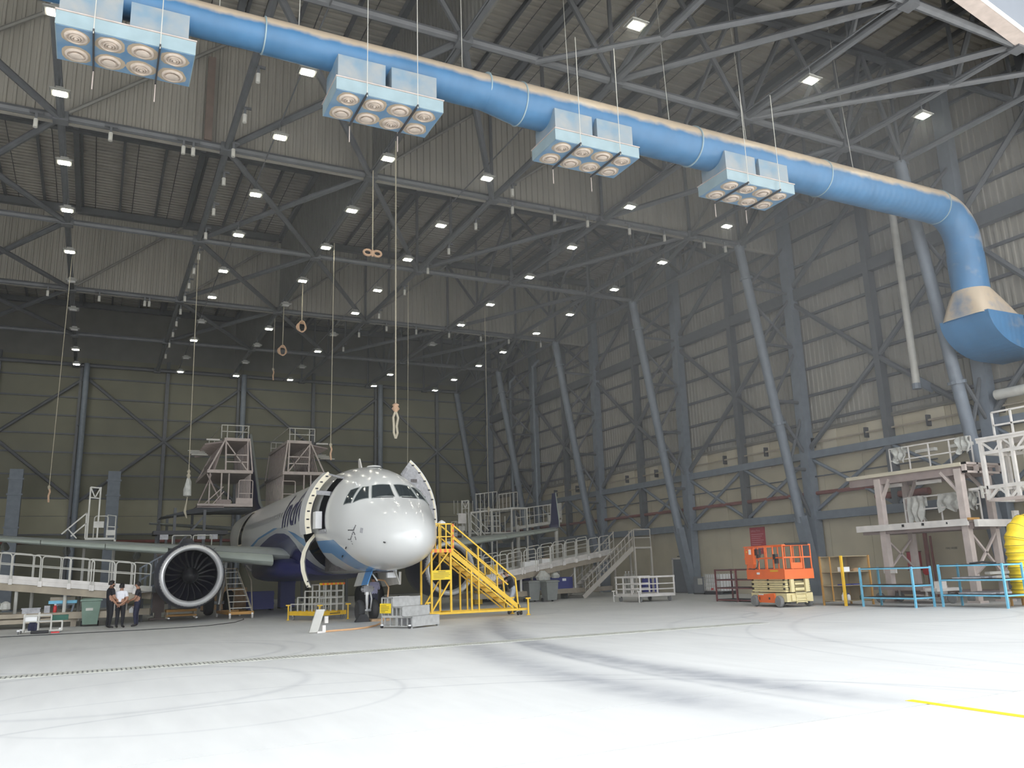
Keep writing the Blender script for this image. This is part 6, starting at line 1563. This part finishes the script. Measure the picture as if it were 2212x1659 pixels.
wq('post_plate', G().box(28.88, 23.6, 1.1, 28.95, 24.2, 1.3), 'rail_white'); wq('base_beam', G().box(29.0, 20.2, .28, 29.25, 24.2, .42).box(30.5, 20.2, .28, 30.75, 24.2, .42), 'pinkish')
for y in (20.5, 23.6): wheel((28.9, y, .18), .18, .08, (1, 0, 0), 'grey_tyre', 'strut', wp)
for k, (y0, y1, z0, lab) in enumerate(((22.6, 23.4, 3.05, 'crumpled pale dust sheet on the lower deck rail, left one'), (20.9, 22.0, 3.45, 'crumpled pale dust sheet on the lower deck rail, middle one'), (19.9 + .45, 20.75, 3.45, 'crumpled pale dust sheet on the lower deck rail, right one'), (23.2, 23.85, 5.6, 'pale dust sheet hung on the upper deck rail, left end'), (20.32, 20.9, 5.6, 'pale dust sheet hung on the upper deck rail, right end'))):
    random.seed(k + 11); zt = 4.12 if z0 < 5 else 6.2
    ph = random.random() * 6
    g = G().grid(lambda u, v: V(29.82 - .06 * math.sin(u * 17 + ph) * (.3 + v) - .05 * math.sin(v * 9 + u * 5), y0 + (y1 - y0) * (u + .05 * math.sin(v * 8 + ph)), zt + (z0 - zt) * v * (1 + .14 * math.sin(u * 11 + ph))), 12, 8)
    g.grid(lambda u, v: V(29.97 + .05 * math.sin(u * 13 + ph) * (.3 + v), y0 + (y1 - y0) * u, zt + (z0 - zt) * v * .4), 12, 4)
    single('dust_sheet', g, 'cloth_grey', lab, 'sheet', (29.9, (y0 + y1) / 2, zt), 'dust sheets on the platform', True)
# second platform with truss bridge running off to the right
bp_ = thing('bridge_platform', 'white trussed platform bridge leaving the picture at the right edge', 'work platform', (29.9, 18.5, 0))
bq = lambda n, g, m='rail_white': obj(n, g, m, bp_)
for x in (29.45, 30.9):
    bq('chord', G().bar((x, 19.75, 5.85), (x, 14.5, 5.92), .14)); bq('chord', G().bar((x, 19.65, 5.38), (x, 14.5, 5.45), .12)); bq('chord', G().bar((x, 19.6, 4.12), (x, 14.5, 4.2), .13)); bq('chord', G().bar((x, 19.55, 3.66), (x, 14.5, 3.66), .12), 'pink_white')
    for k in range(6):
        y = 19.6 - k * .85
        bq('diagonal', G().bar((x, y, 5.82), (x, y - .45, 5.40), .07)); bq('diagonal', G().bar((x, y - .45, 5.40), (x, y - .85, 5.82), .06)); bq('diagonal', G().bar((x, y, 3.68), (x, y - .42, 4.1), .09)); bq('diagonal', G().bar((x, y - .42, 4.1), (x, y - .85, 3.68), .08))
    for y in (19.62, 18.9, 18.45, 17.2, 16.0): bq('post', G().bar((x, y, 3.66), (x, y, 5.85), .11))
    bq('main_post', G().bar((x, 19.6, 3.66), (x, 19.62, 5.95), .13))
    bq('leg', G().bar((x, 15.2, 0), (x, 15.2, 3.66), .2)); bq('leg', G().bar((x, 16.4, 0), (x, 16.4, 3.66), .2))
bq('deck', G().box(29.35, 14.5, 5.90, 31.0, 19.75, 5.97)); bq('cross_beam', G().bar((29.45, 19.6, 5.38), (30.9, 19.6, 5.38), .1).bar((29.45, 19.6, 3.66), (30.9, 19.6, 3.66), .1).bar((29.45, 19.6, 4.12), (30.9, 19.6, 4.12), .1))
for z in (6.35, 6.84): bq('guard_rail', G().bar((29.5, 19.05, z), (29.5, 14.5, z), .06))
for k in range(6): bq('rail_post', G().bar((29.5, 19.05 - k * .7, 5.95), (29.5, 19.05 - k * .7, 6.84), .06))
bq('latch_bracket', G().box(29.3, 19.6, 4.1, 29.5, 19.85, 4.18).box(29.3, 19.6, 3.9, 29.5, 19.8, 3.95).box(29.28, 19.72, 3.75, 29.36, 19.8, 4.2), 'rail_grey')
for x in (29.45, 30.9): bq('tie', G().bar((x, 19.6, 4.12), (x, 20.35, 4.12), .09))
bt2 = thing('dolly', 'low grey dolly with one big caster behind the blue racks', 'dolly', (28.2, 21.2, 0))
obj('frame', G().box(27.6, 20.9, .45, 29.0, 21.6, .56).box(28.0, 21.0, .35, 28.3, 21.3, .8), 'rail_white', bt2); obj('tray', G().box(27.5, 21.4, .5, 28.9, 23.6, .62), 'pinkish', bt2)
for x, y in ((28.3, 20.85), (27.7, 23.5), (28.8, 23.5)): wheel((x, y, .20), .20, .08, (1, .1, 0), 'grey_tyre', 'strut', bt2)
for x, y in ((27.8, 21.5), (28.8, 21.5), (27.7, 23.45), (28.75, 23.45)): obj('stand', G().bar((x, y, .15), (x, y, .5), .06), 'rail_white', bt2)
# ================================================================ people
def person(label, loc, head, J, shirt, trouser, hair_len=0, long_sleeve=False, hold=None):
    """one skinned body; J gives joints in a local frame: x to the person's right, y ahead, z up"""
    t = thing('person', label, 'person', loc)
    c, s = math.cos(head), math.sin(head)
    W = lambda p: Vector((loc[0] + c * p[0] - s * p[1], loc[1] + s * p[0] + c * p[1], loc[2] + p[2]))
    R = dict(pelvis=(.175, .135), spine=(.165, .13), chest=(.195, .14), neckb=(.075, .07), neck=(.055, .058), head=(.078, .095), crown=(.062, .075))
    names = ['pelvis', 'spine', 'chest', 'neckb', 'neck', 'head', 'crown']
    E = [('pelvis', 'spine'), ('spine', 'chest'), ('chest', 'neckb'), ('neckb', 'neck'), ('neck', 'head'), ('head', 'crown')]
    for sd in 'LR':
        for n, r in (('sho', .082), ('elb', .053), ('wri', .036), ('hip', .112), ('knee', .075), ('ank', .045), ('heel', .042), ('toe', .036)):
            names.append(n + sd); R[n + sd] = (r, r)
        E += [('chest', 'sho' + sd), ('sho' + sd, 'elb' + sd), ('elb' + sd, 'wri' + sd), ('pelvis', 'hip' + sd), ('hip' + sd, 'knee' + sd), ('knee' + sd, 'ank' + sd), ('ank' + sd, 'toe' + sd)]
    names = [n for n in names if not n.startswith('heel')]
    me = bpy.data.meshes.new('body'); idx = {n: i for i, n in enumerate(names)}
    me.from_pydata([J[n] for n in names], [(idx[a], idx[b]) for a, b in E], [])
    o = bpy.data.objects.new('body', me); COL.objects.link(o)
    md = o.modifiers.new('skin', 'SKIN'); md.use_smooth_shade = True
    if not me.skin_vertices:
        bm = bmesh.new(); bm.from_mesh(me); bm.verts.layers.skin.verify(); bm.to_mesh(me); bm.free()
    for n, i in idx.items():
        me.skin_vertices[0].data[i].radius = R[n]; me.skin_vertices[0].data[i].use_root = (n == 'pelvis')
    o.modifiers.new('sub', 'SUBSURF').levels = 2
    dg = bpy.context.evaluated_depsgraph_get()
    m2 = bpy.data.meshes.new_from_object(o.evaluated_get(dg))
    bpy.data.objects.remove(o); bpy.data.meshes.remove(me)
    for mm in ('skin', shirt, trouser, 'shoe'): m2.materials.append(MATS[mm])
    segs = [(Vector(J[a]), Vector(J[b]), a, b) for a, b in E]
    mid = {}
    for p in m2.polygons:
        best = None
        for A, B, a, b in segs:
            d = B - A; tt = max(0, min(1, (p.center - A).dot(d) / d.length_squared)); q = (p.center - A - d * tt).length
            if best is None or q < best[0]: best = (q, a, b, tt)
        _, a, b, tt = best
        if b.startswith('toe') or (b.startswith('ank') and tt > .93): k = 3
        elif b[:3] in ('kne', 'ank', 'hip') or (b == 'spine' and tt < .25): k = 2
        elif b in ('neck', 'head', 'crown'): k = 0
        elif b.startswith('wri'): k = 1 if long_sleeve else 0
        elif b.startswith('elb'): k = 1 if (tt < .62 or long_sleeve) else 0
        else: k = 1
        p.material_index = k; p.use_smooth = True
    off = Vector(loc)
    for v in m2.vertices: v.co = W(v.co) - off
    body = bpy.data.objects.new('body', m2); COL.objects.link(body); body.parent = t; LOC[body.name] = off
    # head details
    H = Vector(J['head']); f = Vector((0, 1, 0)); hp = lambda x, y, z: W(H + Vector((x, y, z)))
    g = G(); rs = []
    for q, rr in ((-.02, 1.05), (.03, 1.10), (.07, 1.06), (.10, .8), (.125, .35)):
        rs.append([hp(.083 * rr * math.cos(a), -.018 + .098 * rr * math.sin(a) - (.02 if q < .04 else 0), q + .012 + (.035 if math.sin(a) > .3 and q < .04 else (-.03 if q < 0 and math.sin(a) < .2 else 0))) for a in [2 * PI * k / 14 for k in range(14)]])
    obj('hair', g.rings(rs), 'hair', t, True)
    g = G().add([hp(-.014, .085, -.03), hp(.014, .085, -.03), hp(0, .118, -.035), hp(0, .088, .012)], [(0, 1, 2), (0, 2, 3), (1, 3, 2)])
    for sx in (-1, 1): g.lathe([(.006, -.012), (.022, -.006), (.02, .008), (.004, .012)], hp(sx * .084, -.01, -.015), (c * sx, s * sx, 0), 8)
    obj('face', g, 'skin', t)
    g = G()
    for sx in (-1, 1): g.bx(hp(sx * .032, .088, .008), (.018, .018, .008))
    g.bx(hp(0, .086, -.062), (.03, .03, .006)); obj('eyes_and_mouth', g, 'black', t)
    # hands: palm, four fingers of unequal length and a thumb from the side of the palm
    for sd in 'LR':
        w = Vector(J['wri' + sd]); e = Vector(J['elb' + sd]); d = (w - e).normalized()
        if 'dir' + sd in J: d = Vector(J['dir' + sd]).normalized()
        side = d.cross(Vector((1, 0, 0)) if abs(d.x) < .7 else Vector((0, 0, 1))).normalized(); nor = d.cross(side).normalized()
        g = G()
        rs = [[W(w + d * u + side * (a * ww) + nor * (b * th)) for a, b in ((-1, -.6), (-.5, -1), (.5, -1), (1, -.6), (1, .6), (.5, 1), (-.5, 1), (-1, .6))] for u, ww, th in ((-.02, .027, .022), (.03, .037, .018), (.085, .041, .014))]
        g.rings(rs)
        for k, (o_, L_) in enumerate(((-.031, .062), (-.011, .075), (.010, .078), (.030, .070))):
            p0 = w + d * .08 + side * o_
            g.path([W(p0), W(p0 + d * L_ * .45 + nor * .006), W(p0 + d * L_ * .8 + nor * .022), W(p0 + d * L_ * .95 + nor * .042)], .0088, 6)
        p0 = w + d * .025 + side * .032
        g.path([W(p0), W(p0 + d * .03 + side * .024 + nor * .008), W(p0 + d * .06 + side * .03 + nor * .022)], .010, 6)
        obj('hand', g, 'skin', t, True)
    return t, W
def stand(h=1.72, **kw):
    k = h / 1.72
    J = dict(pelvis=(0, 0, .95), spine=(0, -.01, 1.13), chest=(0, 0, 1.31), neckb=(0, .0, 1.44), neck=(0, .012, 1.505), head=(0, .03, 1.60), crown=(0, .022, 1.655))
    for sd, x in (('L', -1), ('R', 1)):
        J.update({'sho' + sd: (.185 * x, -.005, 1.375), 'elb' + sd: (.235 * x, -.03, 1.10), 'wri' + sd: (.24 * x, .05, .86), 'hip' + sd: (.095 * x, 0, .88), 'knee' + sd: (.105 * x, .02, .48), 'ank' + sd: (.11 * x, -.03, .085), 'toe' + sd: (.125 * x, .13, .038)})
    J.update(kw)
    return {n: tuple(c_ * k for c_ in v) for n, v in J.items()}
m1, W1 = person('bearded man in black polo and trousers, left of the group of three, white lanyard', (.74, 35.85, 0), -PI / 2 + .35, stand(1.76, elbL=(-.30, .0, 1.12), wriL=(-.17, .17, 1.04), dirL=(.8, .4, -.1), elbR=(.26, .03, 1.1), wriR=(.16, .2, 1.02), dirR=(-.8, .4, 0)), 'shirt_navy', 'trouser_black')
g = G().path([W1((-.05, .07, 1.48)), W1((-.03, .13, 1.3)), W1((0, .145, 1.18)), W1((.03, .13, 1.3)), W1((.05, .07, 1.48))], .009, 4)
obj('lanyard', g, 'paper', m1)
obj('beard', G().lathe([(.02, -.03), (.062, 0), (.066, .04), (.03, .06)], W1((0, .055, 1.545)), (0, 0, 1), 10), 'hair', m1, True)
m2, W2 = person('man in white shirt and black trousers seen from behind, hands clasped at his back', (1.10, 35.72, 0), -.35, stand(1.63, elbL=(-.27, -.10, 1.10), wriL=(-.09, -.185, .93), dirL=(.75, -.2, -.45), elbR=(.27, -.10, 1.10), wriR=(.06, -.19, .91), dirR=(-.75, -.2, -.4), kneeR=(.10, .05, .48), toeR=(.16, .12, .038)), 'shirt_white', 'trouser_black')
obj('belt', G().lathe([(.16, -.02), (.165, 0), (.16, .02)], W2((0, 0, .93)), (0, 0, 1), 16), 'black', m2)
m3, W3 = person('man in black shirt and navy trousers facing left, right of the group, white face mask', (1.70, 36.15, 0), PI / 2 - .15, stand(1.68, head=(0, .055, 1.60), crown=(0, .05, 1.655), elbR=(.25, .02, 1.1), wriR=(.24, .12, .86), elbL=(-.24, .06, 1.1), wriL=(-.2, .28, 1.0), kneeL=(-.1, .06, .48), toeL=(-.12, .18, .038), ankL=(-.11, .02, .085)), 'shirt_navy', 'trouser_navy')
obj('face_mask', G().grid(lambda u, v: W3((.062 * (2 * u - 1) * 1.1, .055 + .10 * math.sqrt(max(.05, 1 - .75 * (2 * u - 1) ** 2)), 1.60 * 1.68 / 1.72 - .10 + .075 * v)), 6, 3), 'paper', m3, True)
hb = W3((.25, .17, .74))
single('carry_bag', G().rings([[(hb.x - .13, hb.y - .06, hb.z - .22), (hb.x + .13, hb.y - .06, hb.z - .22), (hb.x + .13, hb.y + .06, hb.z - .22), (hb.x - .13, hb.y + .06, hb.z - .22)], [(hb.x - .14, hb.y - .07, hb.z - .08), (hb.x + .14, hb.y - .07, hb.z - .08), (hb.x + .14, hb.y + .07, hb.z - .08), (hb.x - .14, hb.y + .07, hb.z - .08)], [(hb.x - .05, hb.y - .03, hb.z + .02), (hb.x + .05, hb.y - .03, hb.z + .02), (hb.x + .05, hb.y + .03, hb.z + .02), (hb.x - .05, hb.y + .03, hb.z + .02)]]), 'paper', 'white plastic bag held by the man facing left', 'bag', tuple(hb), smooth=True)
m4, W4 = person('man in black t-shirt and pale jeans leaning on the yellow stair rail', (15.25, 30.75, 0), PI / 2 - .1, stand(1.76, pelvis=(0, -.03, .95), spine=(0, .06, 1.12), chest=(0, .14, 1.29), neckb=(0, .2, 1.41), neck=(0, .235, 1.47), head=(0, .28, 1.55), crown=(0, .28, 1.605), shoL=(-.185, .14, 1.35), shoR=(.185, .14, 1.35), elbL=(-.21, .40, 1.20), wriL=(-.08, .46, 1.38), dirL=(.3, .0, .9), elbR=(.21, .38, 1.18), wriR=(.05, .58, 1.20), dirR=(-.8, .4, 0), hipL=(-.095, -.03, .88), hipR=(.095, -.03, .88), kneeL=(-.11, .17, .50), ankL=(-.11, .02, .085), toeL=(-.12, .18, .038), kneeR=(.11, -.02, .48), ankR=(.11, -.16, .085), toeR=(.12, 0, .038)), 'shirt_navy', 'jeans')
obj('beard', G().lathe([(.02, -.03), (.062, 0), (.066, .04), (.03, .06)], W4((0, .315, 1.545)), (0, 0, 1), 10), 'hair', m4, True)
m5, W5 = person('person in lilac shirt and dark trousers working behind the nose wheel', (9.98, 32.4, 0), .1, stand(1.66, elbL=(-.3, .1, 1.15), wriL=(-.2, .25, 1.3), elbR=(.3, .1, 1.15), wriR=(.2, .25, 1.3)), 'shirt_lilac', 'trouser_navy', long_sleeve=True)
